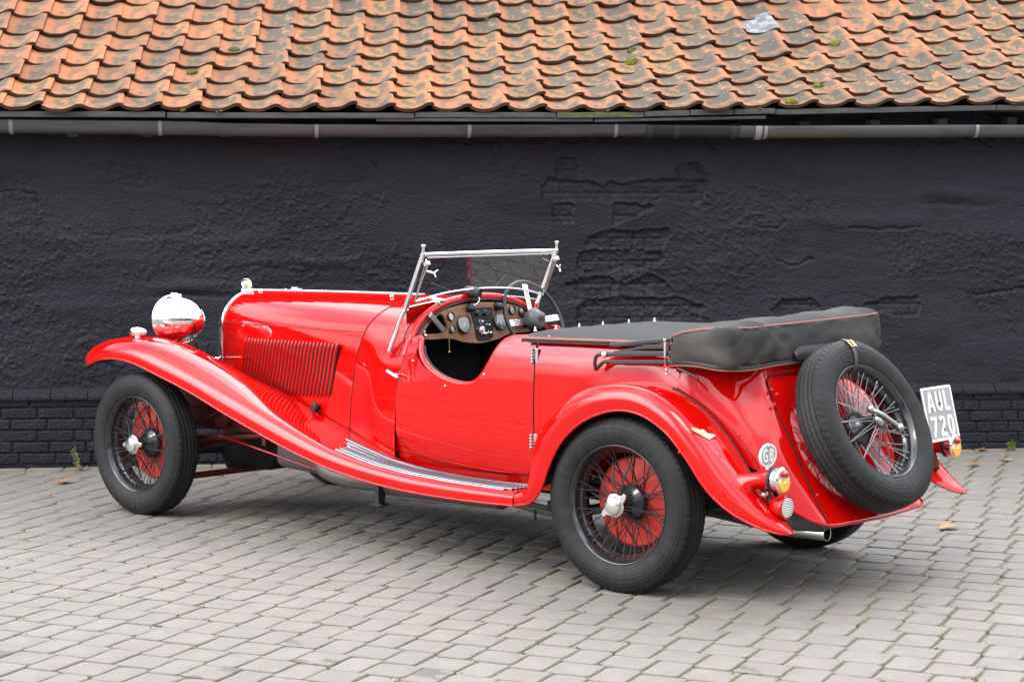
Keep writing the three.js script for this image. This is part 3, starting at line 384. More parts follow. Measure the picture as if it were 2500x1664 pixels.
// sheet metal of the wings ------------------------------------------------
const FW = [ // lip, flange, shoulder, crown, inner slope, inner edge
  [[-.350, .800, .83], [-.366, .801, .825], [-.425, .797, .79], [-.472, .795, .70], [-.46, .800, .58], [-.43, .81, .49]],
  [[-.335, .804, .838], [-.352, .826, .836], [-.40, .847, .80], [-.446, .850, .70], [-.435, .843, .57], [-.42, .83, .48]],
  [[-.29, .820, .84], [-.305, .858, .838], [-.34, .89, .80], [-.385, .900, .70], [-.395, .885, .57], [-.36, .85, .475]],
  [[-.20, .839, .84], [-.21, .883, .838], [-.24, .919, .80], [-.28, .936, .70], [-.275, .918, .57], [-.25, .865, .475]],
  [[-.08, .844, .84], [-.085, .893, .838], [-.10, .934, .80], [-.12, .956, .70], [-.12, .937, .57], [-.11, .875, .475]],
  [[.06, .827, .84], [.065, .878, .838], [.075, .926, .80], [.08, .954, .70], [.08, .936, .57], [.08, .868, .47]],
  [[.25, .777, .84], [.255, .832, .838], [.26, .887, .80], [.26, .921, .70], [.255, .898, .56], [.25, .81, .455]],
  [[.50, .706, .838], [.505, .762, .838], [.51, .815, .80], [.505, .850, .70], [.50, .825, .56], [.50, .755, .43]],
  [[.75, .620, .836], [.755, .675, .837], [.757, .727, .806], [.755, .757, .72], [.75, .738, .58], [.75, .690, .41]],
  [[1.0, .538, .832], [1.003, .592, .834], [1.005, .641, .806], [1.003, .654, .735], [1.0, .634, .60], [1.0, .610, .43]],
  [[1.25, .460, .825], [1.252, .512, .828], [1.253, .555, .803], [1.252, .561, .735], [1.25, .545, .61], [1.25, .545, .46]],
  [[1.50, .394, .815], [1.502, .444, .818], [1.502, .478, .796], [1.50, .482, .735], [1.50, .474, .64], [1.50, .492, .53]],
  [[1.75, .352, .805], [1.752, .400, .808], [1.752, .427, .790], [1.75, .430, .735], [1.75, .426, .65], [1.75, .432, .56]],
  [[2.0, .329, .803], [2.0, .374, .805], [2.0, .400, .788], [2.0, .403, .735], [2.0, .400, .65], [2.0, .399, .575]],
  [[2.25, .321, .803], [2.25, .364, .805], [2.25, .388, .788], [2.25, .390, .735], [2.25, .388, .65], [2.25, .387, .58]],
  [[2.50, .321, .803], [2.50, .362, .805], [2.50, .383, .788], [2.50, .385, .735], [2.50, .384, .65], [2.50, .385, .58]],
  [[2.70, .326, .803], [2.70, .364, .805], [2.70, .381, .788], [2.70, .384, .735], [2.70, .386, .65], [2.70, .390, .58]],
];
const RW = [ // lip, flange, shoulder, top, inner top, joint with the body
  [[2.703, .327, .803], [2.703, .362, .805], [2.703, .379, .788], [2.703, .383, .735], [2.70, .388, .66], [2.70, .392, .58]],
  [[2.79, .346, .806], [2.775, .382, .810], [2.762, .402, .793], [2.755, .410, .735], [2.75, .415, .66], [2.75, .42, .58]],
  [[2.845, .385, .812], [2.815, .425, .818], [2.790, .455, .800], [2.785, .470, .735], [2.79, .48, .66], [2.80, .49, .585]],
  [[2.885, .440, .820], [2.845, .490, .826], [2.808, .545, .806], [2.805, .562, .735], [2.81, .568, .66], [2.82, .57, .59]],
  [[2.924, .524, .826], [2.880, .585, .832], [2.840, .642, .808], [2.839, .652, .735], [2.846, .661, .66], [2.86, .67, .595]],
  [[3.0, .642, .830], [2.962, .697, .836], [2.928, .748, .808], [2.927, .757, .735], [2.935, .765, .66], [2.945, .776, .598]],
  [[3.125, .741, .832], [3.102, .803, .838], [3.085, .860, .808], [3.083, .868, .735], [3.086, .873, .66], [3.09, .874, .598]],
  [[3.29, .798, .832], [3.285, .854, .838], [3.280, .903, .808], [3.280, .908, .735], [3.28, .909, .66], [3.28, .905, .596]],
  [[3.422, .793, .832], [3.432, .845, .838], [3.440, .890, .808], [3.443, .895, .735], [3.442, .892, .66], [3.44, .882, .592]],
  [[3.55, .735, .832], [3.577, .778, .838], [3.602, .816, .808], [3.606, .822, .735], [3.604, .818, .66], [3.596, .802, .585]],
  [[3.656, .639, .832], [3.694, .672, .838], [3.728, .702, .808], [3.733, .708, .735], [3.730, .703, .66], [3.717, .686, .575]],
  [[3.78, .497, .832], [3.820, .530, .836], [3.850, .562, .810], [3.862, .578, .740], [3.855, .566, .66], [3.835, .540, .575]],
  [[3.89, .418, .822], [3.925, .448, .824], [3.950, .474, .800], [3.960, .486, .740], [3.953, .478, .67], [3.935, .458, .60]],
  [[4.0, .371, .800], [4.022, .390, .798], [4.038, .405, .782], [4.046, .411, .740], [4.040, .404, .69], [4.025, .392, .64]],
  [[4.085, .348, .770], [4.098, .356, .768], [4.108, .362, .758], [4.113, .365, .735], [4.109, .361, .71], [4.10, .355, .685]],
  [[4.128, .347, .744], [4.131, .348, .743], [4.134, .349, .740], [4.135, .349, .735], [4.133, .348, .728], [4.13, .347, .722]],
];
{
  const bead = (rows, c, from, to) => tube(rows.slice(from, to + 1).map(r => [r[c][0], r[c][1], r[c][2] - .003]), .006, { n: (to - from) * 8, rs: 6 });
  const f = loft(FW, 8, 6, { to: 11 }), rbd = loft(FW, 8, 6, { from: 11 }), r = loft(RW, 8, 6);
  both('front_wing', merge(f, bead(FW, 0, 0, 11)), M.red); both('running_board', merge(rbd, bead(FW, 0, 11, 16)), M.red); both('rear_wing', merge(r, bead(RW, 0, 0, 15)), M.red);
  both('wing_underside', merge(offset(loft(FW, 6, 4), -.006)), M.under); both('wing_underside', offset(loft(RW, 6, 4), -.006), M.under);
  // inner valances that close the wheel arches towards the chassis
  both('arch_panel', loft(FW.slice(2, 12).map(r => [r[5], [r[5][0], lerp(r[5][1], .5, .5), lerp(r[5][2], .38, .6)], [r[5][0], Math.min(.5, r[5][1]), .37]]), 4, 3), M.redDark);
  both('arch_panel', loft([[2.74, .30], [2.86, .62], [3.0, .80], [3.28, .885], [3.5, .84], [3.66, .70], [3.80, .52], [3.86, .40]].map(([x, y]) => [[x, y, .60], [x, y - .02, .54], [x, y - .03, .42]]), 5, 3), M.under);
  both('arch_panel', ext([[2.74, .30], [2.86, .62], [3.0, .80], [3.28, .885], [3.5, .84], [3.66, .70], [3.80, .52], [3.86, .40], [3.6, .38], [3.3, .45], [3.0, .38]], .01, [], 0).translate(0, 0, .42), M.under);
  part('shut_line', tube([.326, .345, .362, .38].map((y, i) => [2.7015, y, [.806, .808, .807, .79][i]]), .002, { rs: 5 }), M.gap, car);
  // dark cord between rear wing and body
  both('wing_piping', tube(RW.slice(8, 13).map(r => [r[5][0] - .002, r[5][1] + .006, r[5][2] + .012]), .0052), M.seal);
  for (const [x, y, z] of [[-.221, .863, .845], [.659, .678, .846], [3.217, .83, .842], [3.638, .649, .842], [2.845, .434, .824], [3.838, .722, .70]]) both('rivet', ball(.008, [x, y, z - .012], [1, 1, .8], 12), M.red);
  const wp = r.attributes.position, wn = r.attributes.normal; let best = 9, bi = 0; for (let i = 0; i < wp.count; i++) { const d = Math.hypot(wp.getX(i) - 3.700, wp.getY(i) - .716, wp.getZ(i) - .770); if (d < best) { best = d; bi = i; } } badgeAt = [v3([wp.getX(bi), wp.getY(bi), wp.getZ(bi)]), v3([wn.getX(bi), wn.getY(bi), wn.getZ(bi)])];
  // aluminium tread strips along the running board, some longer than others
  const st = [[.615, 1.42, 2.68], [.64, 1.455, 2.67], [.66, 1.48, 2.665], [.68, 1.50, 2.66], [.70, 1.51, 2.655], [.72, 1.52, 2.65], [.742, 1.525, 2.64], [.768, 1.52, 2.615]];
  const treadRubber = std([.035, .034, .036], .6);
  const topY = (x, z) => { let i = 0; while (i < FW.length - 2 && FW[i + 1][3][0] < x) i++; const t = clamp((x - FW[i][3][0]) / (FW[i + 1][3][0] - FW[i][3][0])); const col = r => { for (let k = 2; k < 5; k++) if (z <= r[k][2] && z >= r[k + 1][2]) return lerp(r[k][1], r[k + 1][1], (r[k][2] - z) / (r[k][2] - r[k + 1][2])); return r[2][1]; }; return lerp(col(FW[i]), col(FW[i + 1]), t); };
  for (const [z, a, b] of st) { const P = []; for (let k = 0; k <= 12; k++) { const x = lerp(a, b, k / 12), e = z - .02 * sst(1.9, 1.4, x) * (z < .7 ? 1 : .2); P.push([x, topY(x, e) + .004, e]); } const g = tube(P, .0040, { n: 40, rs: 6 }); both('tread_strip', g, std([.36, .36, .38], .42, 1)); const g2 = tube(P.map(p => [p[0], p[1] - .001, p[2] - .0115]), .0056, { n: 40, rs: 6 }); both('tread_rubber', g2, treadRubber); }
}
// body tub ------------------------------------------------------------------
const W0 = x => { const T = [[1.5, .538], [1.72, .570], [2.0, .592], [2.3, .602], [2.65, .606], [3.0, .606], [3.3, .600], [3.5, .588]]; for (let i = 1; i < T.length; i++) if (x <= T[i][0]) return lerp(T[i - 1][1], T[i][1], (x - T[i - 1][0]) / (T[i][0] - T[i - 1][0])); return .588; };
function zs(x, y) { const T = [[.36, -.062], [.42, -.040], [.48, -.024], [.56, -.010], [.72, 0], [.85, -.004], [.95, -.011], [1.0, -.018], [1.06, -.034], [1.1, -.06]]; let o = -.06; for (let i = 1; i < T.length; i++) if (y <= T[i][0]) { o = lerp(T[i - 1][1], T[i][1], clamp((y - T[i - 1][0]) / (T[i][0] - T[i - 1][0]))); break; } const f = y > .85 ? lerp(2.6, 1, sst(1.72, 2.1, x)) : 1; return W0(x) + o * f; }
const DOORTOP = [[1.778, .935], [1.82, 1.008], [1.85, 1.028], [1.872, 1.022], [1.888, .985], [1.905, .948], [1.955, .898], [2.04, .856], [2.13, .834], [2.21, .828], [2.275, .838], [2.325, .876], [2.362, .925], [2.40, .985], [2.437, 1.030], [2.475, 1.052], [2.54, 1.062], [2.652, 1.062]];
const DOORBOT = [[1.80, .50], [1.86, .466], [1.95, .448], [2.05, .440], [2.2, .432], [2.39, .427], [2.5, .43], [2.6, .437], [2.652, .462]];
const at = (T, x) => { if (x <= T[0][0]) return T[0][1]; for (let i = 1; i < T.length; i++) if (x <= T[i][0]) return lerp(T[i - 1][1], T[i][1], (x - T[i - 1][0]) / (T[i][0] - T[i - 1][0])); return T[T.length - 1][1]; };
{
  // door: front shut line leans, lower front corner is round
  const FS = [[1.80, .50], [1.75, .535], [1.732, .58], [1.738, .68], [1.752, .78], [1.768, .87], [1.782, .93], [1.79, .965], [1.80, .99], [1.83, 1.012]]; // front edge, from the corner up
  const topC = DOORTOP.slice(1).map(p => [p[0], p[1]]);
  const NV = 22, colsX = []; // columns of the door skin run from front edge (t=0) to rear edge (t=1) in each height band
  const frontX = y => { const T = FS.map(p => [p[1], p[0]]); return at(T, y); };
  const xs = [0, .01, .03, .06, .09, .12, .15, .18, .22, .27, .32, .38, .44, .50, .55, .58, .61, .64, .67, .70, .73, .76, .80, .86, .93, 1];
  const rows = xs.map(t => { const xb = lerp(1.80, 2.652, t), xt = lerp(1.83, 2.652, t), yb = at(DOORBOT, xb), yt = at(DOORTOP, xt), P = []; for (let k = 0; k <= NV; k++) { const v = k / NV, y = lerp(yb, yt, v); const bulge = t < .5 ? (frontX(y) - lerp(1.80, 1.83, v)) * Math.pow(1 - t, 6) : 0; const x = lerp(xb, xt, v) + bulge; P.push([x, y, zs(x, y) + .003]); } return P; });
  const g = loft(rows, 3, 1), G = g.userData.G; const [doorL] = both('door', g, M.red);
  const border = [...rows[0].slice().reverse(), ...rows.slice(1).map(r => r[0]), ...rows[rows.length - 1].slice(1)];
  both('shut_line', tube(border.map(p => [p[0], p[1], p[2] - .0025]), .0034, { n: 160, rs: 6 }), M.gap);
  // rolled edge along the cut-away and the padded rim over the fascia
  const lip = topC.map(([x, y]) => [x, y, zs(x, y) - .011]); both('door_edge', tube(lip, .0145, { n: 110, rs: 9 }), M.red);
  const lipIn = topC.slice(3, 12).map(([x, y]) => [x + .01, y + .006, zs(x, y) - .024]); both('edge_trim', tube(lipIn, .007, { n: 60, rs: 6 }), M.seal);
  const rim = [[1.785, .935, .545], [1.79, 1.0, .520], [1.782, 1.050, .486], [1.775, 1.095, .440], [1.771, 1.137, .37], [1.769, 1.171, .28], [1.768, 1.194, .17], [1.768, 1.204, .06]]; const rimF = [...rim, ...rim.slice().reverse().map(p => [p[0], p[1], -p[2]])];
  part('cowl_rim', tube(rimF, .0225, { n: 120, rs: 12 }), M.red, car);
  part('cowl_rim', tube(rimF.map(p => [p[0] + .022, p[1] - .014 * (p[1] > 1.1 ? 1 : .6), p[2] * .972]), .0065, { n: 120, rs: 7 }), M.seal, car);
  part('cowl_seam', tube(rimF.map(p => [p[0] - .034, p[1] + .0115 * (p[1] > 1.1 ? 1 : .6), p[2] * 1.018]), .0032, { n: 120, rs: 6 }), M.seal, car);
  { // red fillet under the windscreen with its bright edge
    const tz = [[.484, 1.169], [.38, 1.183], [.26, 1.195], [.12, 1.207], [0, 1.212]], bz = [[.472, 1.085], [.440, 1.098], [.370, 1.130], [.270, 1.168], [.13, 1.195], [0, 1.205]];
    const px = y => 1.752 - (1.17 - y) * .30, row = t => [0, .2, .4, .6, .8, 1].map(s => { const T = spl(tz, 8), B = spl(bz, 8), p = T[Math.round(s * (T.length - 1))], q = B[Math.round(s * (B.length - 1))]; return [px(lerp(p[1], q[1], t)) - .012 * Math.sin(Math.PI * (1 - t) * .5) * 0, lerp(p[1], q[1], t), lerp(p[0], q[0], t)]; });
    both('windscreen_fillet', loft([row(0), row(.5), row(1)], 3, 4), M.red); const full = [...tz, ...tz.slice(0, -1).reverse().map(p => [-p[0], p[1]])];
    part('scuttle_strip', tube(full.map(([z, y]) => [px(y) + .002, y + .003, z]), .0045, { n: 90 }), M.chrome, car); }
  both('scuttle_lining', loft([SEC.b1, SEC.s1, SEC.s2].map(r => r.map(p => [p[0], p[1] - .02 * (p[1] > 1.1), Math.max(0, p[2] * .965 - .004)])), 6, 3), M.leather);
  for (const [x, y] of [[1.857, .919], [2.097, .814], [2.348, .883]]) both('stud', ball(.0062, [x, y, zs(x, y) + .005]), M.chrome);
  for (const y of [.985, .592]) { const h = merge([-.028, -.014, 0, .014, .028].map(d => lathe([[.0, -.0062], [.0085, -.006], [.0092, -.003], [.0092, .003], [.0085, .006], [0, .0062]], 10, [0, 1, 0], [2.642, y + d, zs(2.64, y) + .010])), box(.022, .07, .005, [2.66, y, zs(2.66, y) + .003], [0, 0, 0], .002)); both('hinge', h, M.steel); }
  const hz = zs(1.70, .86); both('door_handle', merge(rod([1.772, .848, .552], [1.772, .848, .600], .009, .008), capped([[1.787, .838, .604], [1.755, .852, .608], [1.722, .864, .606]], .0085), lathe([[.0, .004], [.018, .003], [.021, 0]], 16, [0, 0, 1], [1.772, .848, .560])), M.chrome);
  // sill below the door and body side ahead of it
  const sill = []; for (const x of [1.50, 1.62, 1.72, 1.85, 2.0, 2.2, 2.45, 2.66, 2.74]) { const yb = .36 + .1 * sst(1.9, 1.5, x); const yt = x < 1.72 ? .56 : at(DOORBOT, x) + .05; sill.push([0, .3, .6, 1].map(v => { const y = lerp(yb, yt, v); return [x, y, zs(x, y) - .004 - (1 - v) * .012]; })); }
  both('sill', loft(sill, 4, 3), M.red);
  both('body_side', loft([[1.66, .3], [1.74, .3], [1.80, .3], [1.86, 0]].map(([x]) => [.52, .62, .72, .82, .90, .94].map(y => [x, y, zs(x, y) - .010])), 3, 3), M.red);
  // rear quarter and tail
  const col = x => [.0, .15, .3, .5, .7, .85, 1].map(v => { const y = lerp(x < 3.1 ? .40 : .58, 1.066, v); return [x, y, zs(x, y)]; });
  const T = [col(2.656), col(2.72), col(2.9), col(3.15), col(3.32),
    [[3.52, .60, .575], [3.515, .68, .582], [3.51, .76, .586], [3.50, .84, .585], [3.49, .91, .577], [3.475, .98, .563], [3.46, 1.05, .54]],
    [[3.70, .59, .560], [3.675, .67, .562], [3.64, .75, .562], [3.60, .83, .560], [3.565, .91, .550], [3.545, .98, .538], [3.53, 1.04, .515]],
    [[3.845, .545, .53], [3.81, .64, .528], [3.76, .735, .524], [3.70, .82, .518], [3.645, .90, .508], [3.615, .97, .498], [3.60, 1.03, .475]],
    [[3.96, .405, .49], [3.91, .54, .482], [3.85, .665, .474], [3.78, .78, .466], [3.715, .88, .456], [3.68, .955, .446], [3.66, 1.02, .425]],
    [[4.05, .352, .438], [3.985, .475, .434], [3.913, .605, .428], [3.838, .74, .422], [3.768, .86, .414], [3.728, .945, .406], [3.708, 1.015, .39]],
    [[4.096, .334, .392], [4.03, .43, .390], [3.955, .56, .388], [3.875, .71, .384], [3.80, .84, .378], [3.752, .935, .372], [3.732, 1.01, .36]],
    [[4.106, .327, .25], [4.045, .43, .25], [3.972, .56, .25], [3.892, .71, .245], [3.817, .84, .24], [3.768, .935, .236], [3.748, 1.008, .23]],
    [[4.110, .322, 0], [4.05, .43, 0], [3.978, .56, 0], [3.897, .71, 0], [3.822, .84, 0], [3.772, .935, 0], [3.752, 1.006, 0]]];
  both('rear_quarter', loft(T, 6, 5, { to: 10 }), M.red);
  const lid = loft(T, 6, 5, { from: 10 }); const lidG = merge(offset(lid, .003), mirror(offset(lid, .003))); part('boot_lid', lidG, M.red, car);
  const E = T[10], lidEdge = [...E.slice(0, 5).map(p => [p[0] + .002, p[1], p[2] + .004]), [3.765, .925, .368], [3.766, .940, .350], [3.772, .946, .31], [3.776, .948, .24], [3.782, .949, .12], [3.784, .949, 0]];
  both('shut_line', tube(lidEdge, .0034, { n: 90, rs: 6 }), M.gap);
  both('tail_bead', tube([...T.slice(7, 13).map(r => [r[0][0], r[0][1], r[0][2]]).slice(1)], .0075, { rs: 7 }), M.red);
  for (const [x, y, z] of [[3.795, .885, .385], [3.815, .865, .375], [3.822, .825, .405], [4.018, .452, .372]]) both('rivet', ball(.009, [x + .003, y, z], [1, 1, 1], 12), M.red);
  part('tail_floor', loft(T.slice(6).map(r => [[r[0][0] - .01, r[0][1] + .012, r[0][2]], [r[0][0] - .03, r[0][1] + .02, r[0][2] * .5], [r[0][0] - .03, r[0][1] + .02, 0]]), 2, 2), M.under, car);
}
const font = await new FontLoader().loadAsync('fonts/droid/droid_sans_bold.typeface.json');
function text(s, size, depth = .002) { const g = new TextGeometry(s, { font, size, depth, curveSegments: 5, bevelEnabled: false }); g.computeBoundingBox(); const b = g.boundingBox; g.translate(-(b.min.x + b.max.x) / 2, -(b.min.y + b.max.y) / 2, 0); return g; }
// interior ---------------------------------------------------------------
{
  part('floor', box(2.2, .02, 1.04, [2.4, .40, 0]), M.under, car); part('bulkhead', box(.02, .62, .84, [1.40, .72, 0]), M.under, car);
  both('door_lining', loft([[1.74], [1.9], [2.06], [2.2], [2.3], [2.45], [2.66], [3.2]].map(([x]) => [0, .5, 1].map(v => { const y = lerp(.42, Math.max(at(DOORTOP, x), .85) - .03 - (x < 1.9 ? .09 : 0), v); return [x, y, Math.min(zs(x, y), W0(x)) - .035]; })), 4, 3), M.leather);
  for (const z of [.26, -.26]) { const s = grp('seat', car); part('cushion', box(.48, .14, .44, [2.22, .54, z], [0, 0, .08], .05), M.leather, s); part('backrest', box(.13, .50, .46, [2.50, .78, z], [0, 0, -.16], .05), M.leather, s); }
  part('seat_panel', box(.02, .66, 1.10, [2.68, .73, 0]), M.leather, car);
  part('handbrake', merge(rod([1.95, .42, .02], [1.86, .72, .02], .010), rod([1.86, .72, .02], [1.845, .80, .02], .014)), M.satin, car);
  part('gear_lever', merge(rod([1.72, .42, -.02], [1.84, .80, -.04], .007), ball(.02, [1.842, .81, -.04])), M.satin, car);
  // door stay and little brass pull under the fascia
  part('pull_cord', merge(rod([1.80, 1.005, .245], [1.80, .945, .245], .003), ball(.006, [1.80, .940, .245])), M.brass, car);
}
{ // fascia
  const wood = new THREE.MeshPhysicalMaterial({ map: tex(256, 128, (u, v) => { const g = fbm(u * 3 + .4 * fbm(u * 4, v * 5, 3, 7), v * 22, 4, 6), k = .55 + .9 * g; return [.30 * k, .135 * k, .064 * k]; }, true), roughness: .4, clearcoat: .7, clearcoatRoughness: .12 });
  const dash = grp('fascia', car, [1.778, 0, 0]);
  const top = [[-.452, 1.018], [-.448, 1.05], [-.42, 1.085], [-.36, 1.122], [-.27, 1.15], [-.14, 1.17], [0, 1.176], [.14, 1.17], [.27, 1.15], [.36, 1.122], [.42, 1.085], [.448, 1.05], [.452, 1.018]], bot = [[.36, 1.010], [.26, 1.011], [.20, 1.003], [.13, .985], [.04, .974], [0, .972], [-.04, .974], [-.13, .985], [-.20, 1.003], [-.26, 1.011], [-.36, 1.010]];
  const f = p => [-p[0], p[1]]; // extruded in xy then turned so that local x runs to -z of the car
  const turn = g => { g.rotateY(Math.PI / 2); return g; };
  const glove = spl([[.245, 1.045], [.262, 1.10], [.295, 1.134], [.34, 1.115], [.385, 1.085], [.415, 1.05], [.40, 1.036], [.33, 1.033]], 3, true).map(f);
  const pan = ext([...top, ...bot].map(f), .012, [glove], .0025); { const p = pan.attributes.position, u = pan.attributes.uv; for (let i = 0; i < p.count; i++) u.setXY(i, p.getX(i) / .6, p.getY(i) / .3); } part('panel', turn(pan), wood, dash);
  part('glove_box', merge(box(.006, .13, .19, [-.10, 1.085, .33]), box(.1, .006, .19, [-.05, 1.022, .33])), M.under, dash);
  part('glove_lid', box(.007, .135, .03, [.034, 1.09, .345], [.86, 0, 0], .003), M.steel, dash); part('catch', merge(box(.01, .02, .012, [.022, 1.045, .425]), ball(.008, [.03, 1.032, .425])), M.chrome, dash);
  const cen = ext([[.074, 1.150], [.02, 1.151], [-.03, 1.151], [-.076, 1.149], [-.086, 1.13], [-.092, 1.05], [-.09, .998], [-.07, .987], [0, .983], [.022, .985], [.034, 1.005], [.052, 1.07], [.075, 1.13]].map(f), .004, [], .002); cen.translate(0, 0, .013); part('switch_panel', turn(cen), M.satin, dash);
  const dial = (y, z, r, needle, bright) => { const d = grp('dial', dash, [.016, y, z]); d.rotation.z = .26; part('bezel', lathe([[r * .86, .006], [r * .92, .010], [r, .009], [r * 1.04, .004], [r * 1.04, -.004]], 32, [1, 0, 0]), M.satin, d); const fc = new THREE.CircleGeometry(r * .9, 32); fc.rotateY(Math.PI / 2); fc.translate(.002, 0, 0);
    part('face', fc, new THREE.MeshPhysicalMaterial({ color: bright ? lin(.55, .52, .42) : lin(.022, .024, .028), roughness: .5, clearcoat: 1, clearcoatRoughness: .02 }), d);
    const mk = []; const n = r > .04 ? 22 : 9; for (let i = 0; i < n; i++) { const a = -.75 * Math.PI + 1.5 * Math.PI * i / (n - 1); const b = new THREE.BoxGeometry(.0008, r * (i % 3 ? .09 : .16), r * .03); b.translate(.0035, r * .74, 0); b.rotateX(a); mk.push(b); } part('markings', merge(mk), bright ? M.satin : M.white, d);
    const nd = new THREE.BoxGeometry(.0015, r * .62, r * .05); nd.translate(.005, r * .24, 0); nd.rotateX(needle); part('needle', nd, bright ? M.satin : M.white, d);
    const gl = lathe([[0, .0075], [r * .45, .0072], [r * .88, .0056]], 24, [1, 0, 0]); part('dial_glass', gl, M.glass, d); };
  dial(1.117, .228, .023, .4, true); dial(1.053, .218, .021, -.8); dial(1.076, .131, .050, 2.7); dial(1.078, -.146, .050, 2.9); dial(1.128, -.24, .024, 1); dial(1.118, -.315, .023, -1); dial(1.106, -.375, .021, .3);
  for (const [y, z, r, d] of [[1.152, .092, .019, .03], [1.153, -.12, .020, .03]]) part('panel_lamp', merge(lathe([[0, d + .014], [r * .6, d + .010], [r * .95, d], [r, .008], [r * 1.15, .004], [r * 1.15, 0]], 20, [1, 0, 0], [.014, y, z])), M.satin, dash);
  for (const [y, z, r] of [[1.124, .034, .018], [1.125, -.024, .019]]) part('switch', merge(lathe([[0, .016], [r * .7, .015], [r * .75, .004], [r, .003], [r, 0]], 20, [1, 0, 0], [.018, y, z]), box(.012, .008, r * 1.9, [.036, y - .004, z - .006], [.5, 0, 0], .003)), M.satin, dash);
  for (const [y, z, r] of [[1.08, .008, .010], [1.062, -.045, .008], [1.020, -.058, .010], [1.018, -.02, .008], [1.045, .03, .006]]) part('knob', lathe([[0, .022], [r * .8, .02], [r, .012], [r * .5, .006], [r * 1.1, .002], [r * 1.1, 0]], 14, [1, 0, 0], [.018, y, z]), M.steel, dash);
  part('ignition_switch', lathe([[0, .012], [.014, .010], [.022, .012], [.026, .004], [.026, 0]], 24, [1, 0, 0], [.018, 1.033, -.002]), M.chrome, dash);
}
{ // steering wheel
  const sw = grp('steering_wheel', car, [1.851, 1.075, -.352]); const tilt = .434; sw.rotation.z = tilt; // local x is the column axis
  const rim = new THREE.TorusGeometry(.213, .0115, 12, 72); rim.rotateY(Math.PI / 2); part('rim', rim, M.satin, sw);
  for (const a of [-.12, Math.PI / 2 + .05, -Math.PI / 2 + .02]) { const s = []; for (let k = -1.5; k <= 1.5; k++) { const r = rod([-.012, .04, k * .009], [0, .205, k * .009], .0027, .0027, 6); s.push(r); } s.push(box(.008, .045, .036, [-.002, .186, 0], [0, 0, 0], .003)); const g = merge(s); g.rotateX(a); part('spoke', g, M.chrome, sw); }
  part('hub', lathe([[0, .058], [.020, .057], [.024, .05], [.026, .044], [.040, .040], [.055, .028], [.060, .012], [.058, -.01], [.052, -.03], [.03, -.05], [.022, -.06]], 36, [1, 0, 0]), std([.085, .085, .088], .42), sw);
  part('horn_button', lathe([[0, .072], [.012, .070], [.018, .064], [.019, .056]], 24, [1, 0, 0]), std([.09, .09, .09], .35), sw);
  part('column', rod([-.03, 0, 0], [-.30, 0, 0], .021), M.satin, sw); part('control_lever', capped([[-.03, -.02, .035], [-.03, .01, .075], [-.028, .018, .11]], .004), M.chrome, sw);
}
